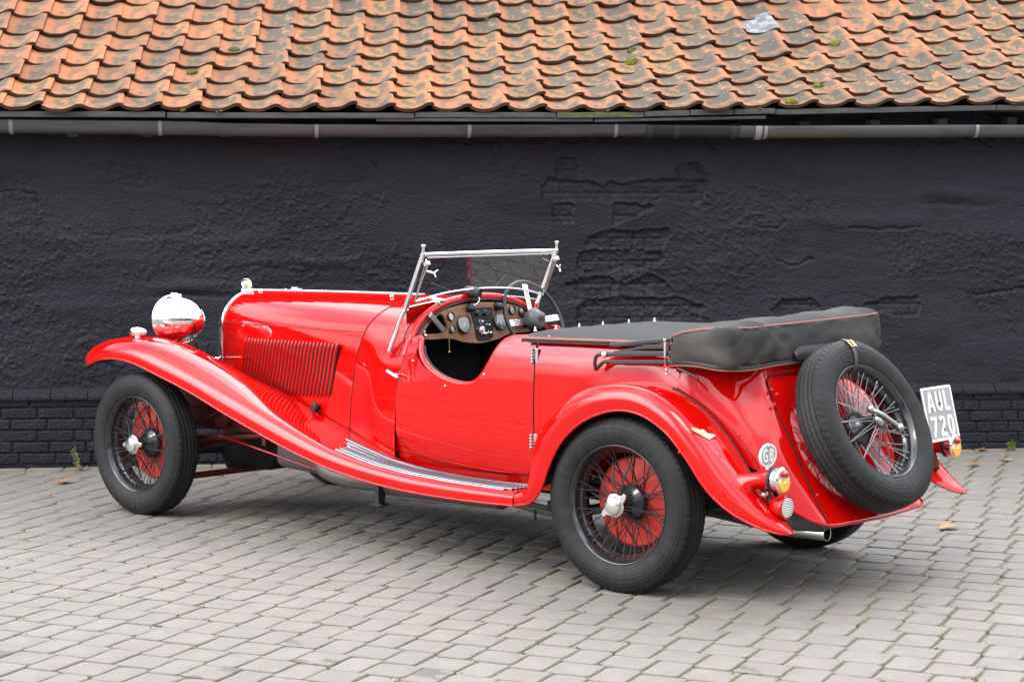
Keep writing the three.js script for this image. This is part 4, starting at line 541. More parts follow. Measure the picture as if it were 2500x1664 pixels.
{ // windscreen, raked, with the glass pushed open at the foot
  const ws = grp('windscreen', car); const pz = .508;
  const bar = (a, b, w, t) => { const A = v3(a), B = v3(b), L = A.distanceTo(B), g = new RoundedBoxGeometry(w, L, t, 2, .003); g.translate(0, L / 2, 0); const y = B.clone().sub(A).normalize(), z = new THREE.Vector3(0, 0, 1), x = new THREE.Vector3().crossVectors(y, z).normalize(); g.applyMatrix4(new THREE.Matrix4().makeBasis(x, y, z)); g.translate(...a); return g; };
  for (const s of [1, -1]) {
    part('pillar', bar([1.741, 1.150, s * pz], [1.874, 1.440, s * pz], .023, .012), M.steel, ws);
    part('pillar_foot', capped([[1.742, 1.152, s * pz], [1.715, 1.095, s * (pz + .006)], [1.695, 1.035, s * .520], [1.678, .985, s * .531], [1.668, .957, s * .534]], .0125), M.chrome, ws);
    part('hood_peg', merge(rod([1.872, 1.44, s * pz], [1.874, 1.475, s * pz], .0085), lathe([[0, .006], [.011, .004], [.011, -.004], [0, -.006]], 14, [0, 1, 0], [1.874, 1.475, s * pz])), M.chrome, ws);
    part('stay_rod', rod([1.806, 1.213, s * .492], [1.888, 1.385, s * .490], .0045), M.steel, ws);
    part('wing_nut', merge(box(.03, .022, .022, [1.882, 1.388, s * .492], [0, 0, .4], .004), rod([1.885, 1.352, s * .494], [1.918, 1.342, s * .478], .006, .005), capped([[1.918, 1.342, s * .478], [1.930, 1.356, s * .468]], .0045), capped([[1.918, 1.342, s * .478], [1.924, 1.324, s * .476]], .0045)), M.chrome, ws);
  }
  const gx = y => 1.882 - (1.430 - y) * .37;
  part('top_rail', capped([[1.878, 1.432, .497], [1.878, 1.434, 0], [1.878, 1.432, -.497]], .0105), M.chrome, ws); part('top_rail', rod([1.882, 1.416, .49], [1.882, 1.416, -.49], .005), M.steel, ws);
  const low = [[.488, 1.200], [.44, 1.208], [.36, 1.224], [.26, 1.238], [.13, 1.247], [0, 1.250], [-.13, 1.247], [-.26, 1.238], [-.36, 1.224], [-.44, 1.208], [-.488, 1.200]];
  part('bottom_rail', tube(low.map(([z, y]) => [gx(y), y, z]), .0055, { n: 70 }), M.chrome, ws);
  for (const s of [1, -1]) part('glass_edge', rod([gx(1.2), 1.2, s * .488], [gx(1.41), 1.41, s * .488], .0045), M.steel, ws);
  const L2 = spl(low, 4), gp = [], gi = []; L2.forEach(([z, y], i) => { gp.push(gx(y), y, z, gx(1.414), 1.414, z); if (i) { const k = (i - 1) * 2; gi.push(k, k + 1, k + 2, k + 1, k + 3, k + 2); } }); const g = new THREE.BufferGeometry(); g.setAttribute('position', new THREE.Float32BufferAttribute(gp, 3)); g.setIndex(gi); g.computeVertexNormals(); part('glass', g, M.glass, ws);
  for (const [z, b] of [[.30, .20], [-.12, -.22]]) part('wiper', merge(rod([1.800, 1.235, z - .1], [1.79, 1.285, z + .06], .003), rod([1.785, 1.252, z], [1.782, 1.31, z + b * .4], .0022)), M.satin, ws);
  for (const z of [.285, -.20]) part('wiper_motor', merge(capped([[1.69, 1.20, z + .06], [1.745, 1.208, z + .03], [1.80, 1.198, z]], .0085), box(.03, .022, .035, [1.775, 1.186, z + .012], [0, .3, 0], .006)), M.chrome, ws);
  const mir = grp('rear_mirror', ws, [1.80, 1.233, .072]); part('shell', lathe([[0, -.045], [.018, -.043], [.026, -.03], [.029, .0], [.029, .042]], 24, [.93, -.22, -.32]), M.satin, mir); part('mirror_glass', lathe([[0, .040], [.027, .040]], 24, [.93, -.22, -.32]), M.under, mir); part('bracket', capped([[.02, -.02, -.01], [.035, -.035, -.014], [.03, -.06, .0], [.0, -.07, .02]], .004), M.chrome, mir);
}
// tonneau, hood bag, hood irons ---------------------------------------------
const cloth = (c, s, worn) => new THREE.MeshStandardMaterial({ map: tex(256, 256, (u, v) => { const n = fbm(u * 4, v * 4, 4, s, 4, 4), f = fbm(u * 30, v * 30, 2, s + 3, 30, 30), w = sst(.45, .75, fbm(u * 2 + 4, v * 3, 4, s + 7)) * worn; const k = .8 + .3 * n + .2 * (f - .5); return c.map((x, i) => k * lerp(x, [.075, .067, .057][i], w)); }, true), roughness: .93, bumpMap: tex(256, 256, (u, v) => .5 + .5 * Math.sin(u * 256 * 1.57) * Math.sin(v * 256 * 1.57) * .4 + .3 * (fbm(u * 8, v * 8, 3, 5, 8, 8) - .5), false), bumpScale: .001 });
{
  const tm = cloth([.026, .027, .026], 3, .15), rows = [];
  for (const x of [2.568, 2.582, 2.62, 2.69, 2.8, 2.95, 3.1, 3.25, 3.4, 3.52]) { const P = []; for (let k = 0; k <= 14; k++) { const z = lerp(.604, -.604, k / 14), a = Math.abs(z) / .604, drop = .026 * Math.pow(a, 6) + (x < 2.575 ? .006 : 0), sc = .006 * Math.cos(z * 40) * sst(2.9, 2.57, x); P.push([x + (x < 2.66 ? .02 * Math.pow(a, 4) : 0), 1.095 - drop + .012 * sst(2.4, 3.4, x) - .010 * Math.sin((x - 2.57) * 3.4) * (1 - a) + sc * (1 - a) * .5, z * (W0(x) / .604) + .004 * Math.sign(z)]); } rows.push(P); }
  part('tonneau_cover', loft(rows, 3, 2), tm, car);
  both('tonneau_edge', tube(rows.map(r => [r[0][0], r[0][1] - .004, r[0][2] + .004]), .0065, { n: 60 }), M.piping); both('tonneau_valance', loft(rows.map(r => [[r[0][0], r[0][1], r[0][2]], [r[0][0], r[0][1] - .022, r[0][2] + .006]]), 3, 2), tm);
  part('front_hem', tube(rows[0].map(p => [p[0], p[1] - .003, p[2]]), .006, { n: 60 }), M.piping, car);
  for (const z of [.52, .37, .195, .015, -.19, -.40]) part('turn_button', merge(lathe([[0, .020], [.0042, .018], [.0045, .006], [.009, .003], [.009, 0]], 12, [0, 1, 0], [2.592, 1.093, z])), M.steel, car);
  for (const x of [2.72, 2.88, 3.06, 3.24]) both('stud', lathe([[0, .008], [.006, .006], [.007, 0]], 10, [0, 1, .3], [x, 1.072, .575]), M.chrome);
}
{
  const bm = cloth([.016, .0155, .015], 13, .7);
  const S = [ // cross sections front bottom, front, top front, top, seam, rear, rear bottom, underside
    [[3.465, 1.01], [3.455, 1.06], [3.475, 1.103], [3.60, 1.128], [3.728, 1.135], [3.752, 1.075], [3.745, 1.015], [3.60, 1.005]],
    [[3.445, .992], [3.432, 1.06], [3.455, 1.118], [3.60, 1.145], [3.742, 1.155], [3.772, 1.075], [3.762, .998], [3.60, .985]],
    [[3.43, .995], [3.42, 1.07], [3.46, 1.132], [3.61, 1.158], [3.748, 1.150], [3.783, 1.075], [3.770, .995], [3.60, .985]],
    [[3.43, .998], [3.42, 1.08], [3.47, 1.148], [3.61, 1.166], [3.748, 1.152], [3.785, 1.075], [3.770, .992], [3.60, .985]],
    [[3.43, .998], [3.42, 1.08], [3.48, 1.152], [3.62, 1.174], [3.748, 1.153], [3.785, 1.075], [3.770, .990], [3.60, .985]],
    [[3.43, .998], [3.42, 1.08], [3.48, 1.160], [3.62, 1.184], [3.748, 1.157], [3.784, 1.075], [3.770, .990], [3.60, .985]],
    [[3.44, .998], [3.43, 1.08], [3.49, 1.168], [3.63, 1.196], [3.742, 1.163], [3.772, 1.08], [3.764, .990], [3.60, .985]],
    [[3.45, 1.0], [3.445, 1.08], [3.50, 1.160], [3.63, 1.188], [3.730, 1.164], [3.752, 1.08], [3.750, .992], [3.60, .99]],
    [[3.50, 1.03], [3.50, 1.08], [3.52, 1.14], [3.63, 1.165], [3.715, 1.150], [3.733, 1.08], [3.73, 1.015], [3.61, 1.01]]];
  const zz = [.648, .625, .48, .34, .15, -.2, -.55, -.60, -.625];
  const rows = S.map((s, i) => s.map(p => [p[0], p[1], zz[i]])); const c0 = rows[0].map(p => [lerp(p[0], 3.6, .55), lerp(p[1], 1.07, .5), .662]), c1 = rows[8].map(p => [lerp(p[0], 3.62, .6), lerp(p[1], 1.08, .6), -.634]);
  const g = loft([c0.map(p => [3.6 + (p[0] - 3.6) * .05, 1.07 + (p[1] - 1.07) * .05, .664]), c0, ...rows, c1, c1.map(p => [3.62, 1.08, -.636])], 9, 6, { closedV: true });
  { const p = g.attributes.position, n = g.attributes.normal; for (let i = 0; i < p.count; i++) { const x = p.getX(i), y = p.getY(i), z = p.getZ(i); // slack cloth: long diagonal folds and small puckers
      const u = z * 5 + y * 9, rg = s => 1 - Math.abs(2 * s - 1), fold = .013 * (rg(fbm(z * 5 + y * 7, y * 9 - z * 3 + x * 2, 2, 43)) ** 3 - .3) + .007 * (rg(fbm(z * 12 - y * 10, y * 12 + x * 8, 2, 44)) ** 3 - .3) + .012 * (fbm(u * 1.2 + x * 3, z * 2 - y * 6 + 3, 3, 41) - .5) + .010 * Math.exp(-(((z - .42) / .16) ** 2)) * Math.sin((z * .9 + y * 1.2) * 46) * .6 + .006 * (fbm(z * 16, y * 14 + x * 9, 3, 42) - .5); p.setXYZ(i, x + n.getX(i) * fold, y + n.getY(i) * fold, z + n.getZ(i) * fold * .5); } g.computeVertexNormals(); }
  { const u = g.attributes.uv, p = g.attributes.position; for (let i = 0; i < u.count; i++) u.setXY(i, .5 + p.getZ(i) / 1.5, .1 + (p.getY(i) - .9 + p.getX(i) - 3.4) / 1.2); }
  const bag = grp('hood_bag', car); part('cover', g, bm, bag);
  const fold = (i) => rows[i][4]; part('seam_piping', tube([[3.452, 1.112, .628], [3.50, 1.128, .634], [3.60, 1.147, .636], [3.70, 1.156, .618], ...[2, 3, 4, 5, 6, 7].map(i => [rows[i][4][0] + .002, rows[i][4][1] + .003, rows[i][4][2]])], .0042, { n: 120 }), M.piping, bag);
  part('end_piping', tube([[3.452, 1.112, .632], [3.436, 1.075, .640], [3.440, 1.03, .642], [3.452, .988, .640]], .005, { n: 30 }), M.piping, bag);
  part('hem_piping', tube([[3.452, .986, .642], [3.53, .992, .655], [3.62, .990, .655], [3.70, .980, .640], [3.765, .978, .59], [3.782, .978, .50], [3.785, .985, .35], [3.78, .988, .1]], .0036, { n: 70 }), M.piping, bag);
  part('hem', loft([[3.455, .995, .648], [3.53, 1.0, .660], [3.62, .998, .660], [3.70, .988, .645], [3.77, .985, .59], [3.785, .985, .50], [3.787, .99, .35], [3.782, .99, .1]].map(p => [[p[0], p[1] + .012, p[2] - .004], p, [p[0] - .004, p[1] - .012, p[2] - .008]]), 4, 2), bm, bag);
  part('rear_flap', loft([[.20, 1.035, 1.005], [.16, 1.055, 1.0], [0, 1.058, .995], [-.12, 1.06, .99]].map(([z, a, b]) => [[3.790, a, z], [3.800, (a + b) / 2, z], [3.802, b, z]]), 4, 3), M.leather, bag);
  part('strap_end', capped([[3.50, .978, .652], [3.545, .965, .656], [3.60, .940, .650]], .006), M.leather, bag);
  // folded hood sticks showing ahead of the bag
  const irons = grp('hood_irons', car), z = .640;
  const stick = (a, b, w) => { const g = []; const n = 5; const A = v3(a), B = v3(b), L = A.distanceTo(B), q = new RoundedBoxGeometry(L, w, .014, 2, .005); q.rotateZ(Math.atan2(B.y - A.y, B.x - A.x)); q.translate((A.x + B.x) / 2, (A.y + B.y) / 2, A.z); return q; };
  for (const s of [1, -1]) {
    const k = (...L) => merge(...L);
    part('hood_stick', merge(stick([3.132, 1.059, s * z], [3.46, 1.100, s * z], .020), ball(.011, [3.132, 1.059, s * z])), M.satin, irons);
    part('hood_stick', stick([3.158, 1.030, s * (z - .012)], [3.33, 1.062, s * (z - .012)], .014), M.satin, irons);
    part('hood_stick', stick([3.29, 1.057, s * (z - .01)], [3.46, 1.068, s * (z - .01)], .020), M.satin, irons);
    part('hood_stick', merge(stick([3.085, 1.016, s * z], [3.47, 1.038, s * z], .021), stick([3.145, 1.031, s * z], [3.47, 1.046, s * z], .010)), M.satin, irons);
    part('hood_stick', stick([3.13, .986, s * z], [3.48, 1.003, s * z], .020), M.satin, irons);
    part('hinge_link', capped([[3.09, 1.016, s * z], [3.065, 1.016, s * z], [3.046, 1.006, s * z], [3.038, .982, s * z], [3.037, .950, s * (z - .006)]], .0085), M.satin, irons);
    part('hinge_link', capped([[3.037, .948, s * (z - .010)], [3.062, .968, s * (z - .008)], [3.082, .982, s * (z - .004)], [3.135, .986, s * z]], .0085), M.satin, irons);
    part('knob', ball(.0145, [3.098, 1.016, s * (z + .010)]), M.chrome, irons);
    part('toggle', merge(box(.014, .078, .006, [3.431, 1.063, s * (z + .014)], [0, 0, 0], .003), rod([3.431, 1.024, s * (z + .014)], [3.431, .985, s * (z + .012)], .0026), ball(.006, [3.431, 1.096, s * (z + .018)])), M.steel, irons);
    part('toggle_pad', box(.036, .010, .02, [3.431, .980, s * (z - .004)], [0, 0, 0], .003), M.red, irons); part('toggle_ring', merge(ball(.006, [3.431, .968, s * (z + .004)], [1, 1.4, 1]), ball(.005, [3.432, .950, s * (z + .004)], [1, 1.4, 1])), M.chrome, irons);
  }
}
// lamps, plates, badges -----------------------------------------------------
{
  for (const s of [1, -1]) {
    const hl = grp('headlamp', car, [-.034, 1.044, s * .452]); hl.scale.setScalar(.965);
    part('bowl', lathe([[.130, -.082], [.1365, -.076], [.1365, -.062], [.131, -.056], [.1325, -.02], [.130, .02], [.121, .065], [.105, .105], [.083, .138], [.058, .160], [.032, .173], [0, .178]], 64, [1, 0, 0]), M.chrome, hl);
    part('lens', lathe([[0, -.112], [.05, -.108], [.10, -.096], [.130, -.080]], 40, [1, 0, 0]), new THREE.MeshPhysicalMaterial({ color: lin(.95, .95, .95), roughness: .05, transmission: 1, thickness: 0 }), hl); part('reflector', lathe([[.128, -.076], [.10, .0], [.06, .06], [0, .08]], 32, [1, 0, 0]), M.chrome, hl);
    part('crest', merge(box(.075, .022, .034, [-.022, .133, 0], [0, 0, -.06], .009), box(.04, .018, .026, [-.035, .141, 0], [0, 0, -.1], .008)), M.chrome, hl); part('stem', merge(rod([0, -.12, 0], [.0, -.20, -s * .02], .022, .03, 20), capped([[.05, -.135, s * .01], [.075, -.128, s * .0], [.085, -.115, -s * .03]], .010)), M.chrome, hl);
    part('lamp_cable', tube([[.10, -.09, 0], [.12, -.14, -s * .03], [.08, -.2, -s * .06]], .006), M.satin, hl);
    const sl = grp('side_lamp', car, [-.055, .985, s * .715]); part('body', lathe([[0, -.062], [.016, -.060], [.026, -.05], [.029, -.03], [.029, .0], [.024, .03], [.014, .055], [0, .065]], 28, [1, 0, 0]), M.chrome, sl); part('foot', lathe([[.012, .01], [.02, -.018], [.034, -.030]], 20, [0, 1, 0], [.0, -.012, 0]), M.chrome, sl);
    // rear lamp on its flared bracket
    const rl = grp('rear_lamp', car), c = [4.078, .560, s * .7257];
    part('case', lathe([[.046, -.040], [.050, -.030], [.0505, -.010], [.0535, -.004], [.0535, .002], [.048, .006]], 40, [1, 0, 0], c), M.chrome, rl); part('gasket', lathe([[.02, -.050], [.048, -.052], [.0535, -.047], [.0535, -.037], [.049, -.035]], 36, [1, 0, 0], c), M.seal, rl);
    part('face', lathe([[0, .005], [.046, .005], [.050, .003]], 40, [1, 0, 0], c), std([.70, .70, .68], .18, .9), rl);
    const am = ext([...ell(0, -.006, .037, .037, 20, Math.PI * 1.0, Math.PI * 2.0), [.030, .006], [.020, -.004], [.008, -.009], [-.008, -.009], [-.020, -.004], [-.030, .006]], .005, [], .003); am.rotateY(Math.PI / 2); am.translate(c[0] + .004, c[1] - .002, c[2]); part('amber_lens', am, M.amber, rl);
    const ribs = []; for (let k = -5; k <= 5; k++) { const h = Math.sqrt(Math.max(0, .034 ** 2 - (k * .006) ** 2)); ribs.push(rod([c[0] + .0115, c[1] - .008 - h * .95, c[2] + k * .006], [c[0] + .0115, c[1] - .012, c[2] + k * .006], .0016, .0016, 5)); } part('lens_ribs', merge(ribs), M.amber, rl);
    part('red_lens', lathe([[0, .024], [.008, .022], [.014, .015], [.017, .005], [.017, 0]], 20, [1, 0, 0], [c[0] + .004, c[1] + .026, c[2]]), M.redGlass, rl);
    const B = [[3.880, .488, .752, .095, .034], [3.908, .520, .748, .066, .028], [3.945, .545, .738, .036, .027], [3.990, .556, .730, .036, .036], [4.028, .560, .726, .046, .046]]; // flared stalk from the wing
    part('bracket', loft(B.map(([x, y, z, a, b]) => Array.from({ length: 12 }, (_, k) => { const t = k / 12 * 2 * Math.PI; return [x + .62 * a * Math.cos(t) * (a > .05 ? 1 : .2), y - (a > .05 ? .75 : 1) * a * Math.cos(t), s * (z + b * Math.sin(t))]; })), 6, 2, { closedV: true }), M.red, rl);
    part('bracket_arm', capped([[3.955, .535, s * .715], [3.985, .50, s * .695], [4.0, .46, s * .690]], .018), M.redDark, rl); part('bolt', merge(ball(.014, [3.985, .492, s * .712]), lathe([[0, .012], [.012, .01], [.012, 0]], 6, [.4, 0, s], [3.985, .490, s * .720])), M.steel, rl);
  }
  const rv = grp('reversing_lamp', car), c = [4.072, .443, .690]; part('case', lathe([[0, -.070], [.024, -.068], [.038, -.055], [.046, -.03], [.0485, -.008], [.050, -.004], [.050, .004], [.045, .008], [.041, .004]], 40, [1, 0, 0], c), M.red, rv);
  const lens = lathe([[0, .008], [.041, .004]], 36, [1, 0, 0], c); part('lens', lens, std([.62, .62, .60], .15, .35), rv); part('lens_ribs', merge(Array.from({ length: 8 }, (_, k) => { const d = -.032 + k * .0092, h = Math.sqrt(.040 ** 2 - d * d); return capped([[c[0] + .008, c[1] + d, c[2] - h], [c[0] + .0095, c[1] + d, c[2]], [c[0] + .008, c[1] + d, c[2] + h]], .0028, { n: 6 }); })), std([.66, .66, .64], .2, .3), rv); part('stalk', merge(rod([4.04, .40, .675], [4.0, .352, .62], .014), box(.03, .05, .012, [4.03, .385, .64])), M.satin, rv);
  // oval nationality plate
  const gb = grp('oval_plate', car, [3.985, .651, .700]); const t = g => { g.rotateY(Math.PI / 2); return g; };
  part('plate', t(ext(ell(0, 0, .058, .046, 40), .004, [], .001)), std([.30, .305, .30], .5), gb); part('rim', t(ext(ell(0, 0, .0605, .0485, 40), .006, [ell(0, 0, .053, .041, 40)], .0012)), M.white, gb);
  const gl = t(text('G', .050, .003)), bl = t(text('B', .050, .003)); for (const [q, z] of [[gl, .0225], [bl, -.0225]]) { q.scale(1, 1.08, .82); q.translate(.0052, 0, z); part('letter', q, M.white, gb); }
  part('stem', rod([0, -.04, 0], [.004, -.062, .006], .006), M.white, gb); for (const y of [.036, -.036]) part('screw', ball(.004, [.006, y, 0]), M.steel, gb);
  // number plate on the right
  const np = grp('number_plate', car, [4.030, .713, -.660]); np.rotation.z = .23; const W = .275, H = .250;
  const rr2 = (w, h, r) => { const o = []; for (const [sx, sy, a] of [[1, 1, 0], [-1, 1, 1], [-1, -1, 2], [1, -1, 3]]) for (let k = 0; k <= 4; k++) { const A = (a + k / 4) * Math.PI / 2; o.push([sx * (w / 2 - r) + r * Math.cos(A), sy * (h / 2 - r) + r * Math.sin(A)]); } return o; };
  part('plate', t(ext(rr2(W, H, .012), .003, [], .001)), std([.34, .342, .333], .3, .5), np); part('border', t(ext(rr2(W, H, .012), .0055, [rr2(W - .022, H - .022, .008)], .0008)), M.white, np);
  const put = (ch, z, y) => { const q = t(text(ch, .088, .004)); q.computeBoundingBox(); const b = q.boundingBox; q.scale(1, .094 / (b.max.y - b.min.y), ch === '2' || ch === '7' || ch === '0' || ch === 'L' ? .92 : .86); q.translate(.0045, y, z); part('digit', q, M.white, np); };
  put('A', .074, .057); put('U', -.003, .057); put('L', -.074, .057); put('7', .078, -.058); put('2', .0, -.058); put('0', -.076, -.058);
  for (const y of [.045, -.075]) part('bolt', ball(.006, [.007, y, -.004]), M.satin, np); part('stay', merge(rod([-.01, -.12, .02], [-.03, -.17, -.03], .008), rod([-.01, -.12, -.05], [-.03, -.17, -.06], .008)), M.satin, np);
  // winged badge on the rear wing
  const wb = ext(spl([[-.058, .004], [-.040, .014], [-.016, .016], [-.004, .026], [.010, .022], [.018, .014], [.040, .020], [.058, .022], [.050, .008], [.036, -.006], [.026, -.018], [.004, -.016], [-.02, -.010], [-.045, -.006]], 2, true), .004, [], .0015); { const [bp, bn] = badgeAt; if (bn.z + bn.x + bn.y < 0) bn.negate(); const ux = new THREE.Vector3(.757, .04, -.653); ux.addScaledVector(bn, -ux.dot(bn)).normalize(); const uy = new THREE.Vector3().crossVectors(bn, ux); wb.scale(1.0, 1.0, 1); wb.applyMatrix4(new THREE.Matrix4().makeBasis(ux, uy, bn)); wb.translate(bp.x, bp.y, bp.z); } part('winged_badge', wb, new THREE.MeshStandardMaterial({ color: lin(.72, .62, .36), roughness: .34, metalness: .7 }), car);
}
// wheels --------------------------------------------------------------------
const R = .3853;
const tyreGeo = (() => { // circumferential zigzag grooves, notched shoulders, moulded rings on the wall
  const N = 288, prof = [[.250, .050], [.258, .061], [.264, .068], [.276, .0745], [.290, .079], [.300, .0808], [.3015, .0818], [.304, .0812], [.316, .0825], [.3175, .0834], [.3195, .0822], [.335, .0808], [.3365, .0814], [.338, .0798], [.350, .076], [.3515, .0762], [.353, .074], [.362, .0695], [.370, .0655], [.376, .0615, 1], [.3805, .0555, 1], [.3815, .0535, 0, 1], [.376, .0515, 0, 1], [.382, .0495, 0, 1], [.3832, .0405, 0, 1], [.376, .0385, 0, 1], [.3757, .036, 0, 1], [.3838, .034, 0, 1], [.3848, .0155, 0, 1], [.3772, .0135, 0, 1], [.3772, .0105, 0, 1], [.3853, .0085, 0, 1]];
  const full = [...prof, ...prof.slice().reverse().map(p => [p[0], -p[1], p[2], p[3]])], C = full.length, pos = [], uv = [], idx = [];
  for (let i = 0; i <= N; i++) { const th = i / N * 2 * Math.PI, zig = (Math.abs(((i % 4) / 4) - .5) * 4 - 1) * .0018, notch = (i >> 1) & 1; full.forEach((p, k) => { const r = p[0] - (p[2] && notch ? .0042 : 0), a = p[1] + (p[3] ? zig : 0); pos.push(r * Math.cos(th), r * Math.sin(th), a); uv.push(i / N * 6, k / C); }); }
  for (let i = 0; i < N; i++) for (let k = 0; k < C - 1; k++) { const a = i * C + k, b = a + 1, c = a + C, d = c + 1; idx.push(a, c, b, b, c, d); }
  const g = new THREE.BufferGeometry(); g.setAttribute('position', new THREE.Float32BufferAttribute(pos, 3)); g.setAttribute('uv', new THREE.Float32BufferAttribute(uv, 2)); g.setIndex(idx); g.computeVertexNormals(); return g;
})();
const dustyRubber = new THREE.MeshPhysicalMaterial({ specularIntensity: .55, map: tex(512, 128, (u, v) => { const n = fbm(u * 24, v * 10, 4, 31, 24), t = sst(.34, .5, v) * sst(.66, .5, v), d = sst(.45, .75, fbm(u * 12, v * 4, 4, 35, 12)); const k = .0105 * (.75 + .5 * n) + .006 * d + .010 * t; return [k * 1.02, k, k * .96]; }, true), roughness: .62 });
const rimGeo = lathe([[.2525, .050], [.2590, .0625], [.2600, .0655], [.2570, .0668], [.2535, .0640], [.2495, .0560], [.2440, .0480], [.2410, .040], [.2400, .028], [.2330, .018], [.2250, .010], [.2240, -.010], [.2320, -.018], [.2395, -.028], [.2410, -.040], [.2495, -.056], [.2535, -.064], [.2590, -.0655], [.2525, -.050]], 96, [0, 0, 1]);
const hubGeo = lathe([[.034, .082], [.0355, .080], [.041, .078], [.042, .072], [.035, .067], [.033, .04], [.040, .01], [.060, -.012], [.074, -.024], [.080, -.032], [.080, -.052], [.062, -.056], [.060, -.09], [.03, -.095]], 40, [0, 0, 1]);
const spinGeo = a => { const e = []; for (const s of [0, Math.PI]) { const q = ext(spl([[.038, -.022], [.052, -.014], [.070, -.008], [.079, .001], [.074, .010], [.060, .010], [.050, .014], [.038, .026]], 3), .008, [], .003); q.rotateZ(s); q.translate(0, 0, .079); e.push(q); } const g = merge(lathe([[.030, .074], [.046, .076], [.052, .080], [.0515, .085], [.045, .088], [.041, .089], [.040, .097], [.037, .102], [.022, .106], [0, .107]], 40, [0, 0, 1]), ...e); g.rotateZ(a); return g; };
const drumGeo = lathe([[.060, -.050], [.10, -.052], [.185, -.056], [.195, -.060], [.200, -.066], [.200, -.115], [.0, -.115]], 64, [0, 0, 1]);
const spokeSet = (() => { const L = []; const mk = (n, r0, a0, r1, a1, tw, ph) => { for (let i = 0; i < n; i++) { const s = i & 1 ? 1 : -1, b = (i >> 1) * 4 * Math.PI / n + ph + (s > 0 ? .0 : 2 * Math.PI / n * .0), c = b + s * tw; L.push([[r0 * Math.cos(b + s * .05), r0 * Math.sin(b + s * .05), a0], [r1 * Math.cos(c), r1 * Math.sin(c), a1], n]); } };
  mk(24, .038, .073, .2335, -.014, .27, .10); mk(24, .078, -.034, .2405, .036, .34, .0); mk(24, .077, -.047, .2385, .022, .40, .13); return L; })();
const unitSpoke = (() => { const g = merge(rod([0, 0, 0], [0, .93, 0], .0024, .0024, 6), rod([0, .93, 0], [0, 1, 0], .0040, .0036, 6)); return g; })();
const spokeMerged = merge(spokeSet.map(([a, b]) => rod(a, b, .0021, .0021, 5)));
function wheel(name, pos, opt = {}) {
  const w = grp(name, car, pos);
  part('tyre', tyreGeo, dustyRubber, w); part('rim', rimGeo, M.black, w); part('hub', hubGeo, M.black, w);
  if (opt.detail) for (const [a, b] of spokeSet) { const A = v3(a), B = v3(b), L = A.distanceTo(B), m = part('spoke', unitSpoke, opt.spokes ?? M.spoke, w); m.position.copy(A); m.quaternion.setFromUnitVectors(Y, B.sub(A).normalize()); m.scale.set(1, L, 1); }
  else tag(part('spokes', spokeMerged, M.spoke, w), null, null, null, 'stuff');
  if (opt.spin !== undefined) part('knock_off_nut', spinGeo(opt.spin), M.nut, w);
  if (opt.drum) part('brake_drum', drumGeo, opt.drum, w);
  part('valve', rod([.225, -.06, .02], [.205, -.056, .035], .004), M.satin, w);
  return w;
}
const drumRed = std([.52, .022, .011], .5);
const w1 = wheel('front_wheel', [0, R, .724], { detail: 1, spin: .05, drum: drumRed }); w1.rotation.y = -.019;
const w2 = wheel('rear_wheel', [3.277, R, .724], { detail: 1, spin: .62, drum: drumRed });
const w3 = wheel('front_wheel', [0, R, -.724], { spin: .4, drum: drumRed }); w3.rotation.y = Math.PI - .019; const w4 = wheel('rear_wheel', [3.277, R, -.724], { spin: 1.1, drum: drumRed }); w4.rotation.y = Math.PI;
{ // spare, leaning on the tail, with its clamp and leather strap
  const sp = wheel('spare_wheel', [4.057, .720, .043], { detail: 1, spokes: std([.22, .22, .22], .28, .8) }); const ax = new THREE.Vector3(Math.cos(.459) * Math.cos(.063), Math.sin(.459), Math.cos(.459) * Math.sin(.063)); const u = new THREE.Vector3(-Math.sin(.063), 0, Math.cos(.063)), v = new THREE.Vector3().crossVectors(ax, u); // local z = axle, local y = up the tyre; silver spoke colour imitates sky reflection
  const yy = v.clone().multiplyScalar(v.y > 0 ? 1 : -1), xx = new THREE.Vector3().crossVectors(yy, ax); sp.quaternion.setFromRotationMatrix(new THREE.Matrix4().makeBasis(xx, yy, ax)); sp.userData.label = 'spare wheel leaning on the tail, held by a leather strap';
  part('clamp', merge(lathe([[.0, .098], [.018, .096], [.030, .090], [.034, .078]], 24, [0, 0, 1]), capped([[-.052, .045, .086], [-.02, .018, .104], [.03, -.02, .108], [.075, -.055, .108]], .0105), ball(.016, [-.054, .047, .088]), ball(.018, [.078, -.058, .108]), ball(.010, [.095, -.058, .100])), std([.42, .41, .40], .3, 1), sp);
  part('carrier', merge(lathe([[.055, -.06], [.06, -.08], [.12, -.16], [.13, -.22]], 28, [0, 0, 1])), M.satin, sp);
  const st = []; const prof = [[.36, -.088], [.383, -.05], [.391, -.02], [.392, .02], [.388, .050], [.366, .074], [.338, .086], [.305, .087], [.275, .078], [.262, .071], [.245, .055], [.232, .02]]; for (const [r, a] of prof) st.push([[-.012, r, a], [0, r, a + .002], [.012, r, a]]); part('strap', loft(st, 4, 2), std([.055, .05, .043], .5), sp);
  part('buckle', merge(box(.034, .006, .005, [0, .366, .081], [-.9, 0, 0], .002), box(.034, .006, .005, [0, .336, .093], [-.9, 0, 0], .002), box(.005, .042, .005, [.016, .351, .088], [-.38, 0, 0], .002), box(.005, .042, .005, [-.016, .351, .088], [-.38, 0, 0], .002), box(.004, .03, .004, [0, .352, .092], [-.38, 0, 0], .001)), M.brass, sp);
}
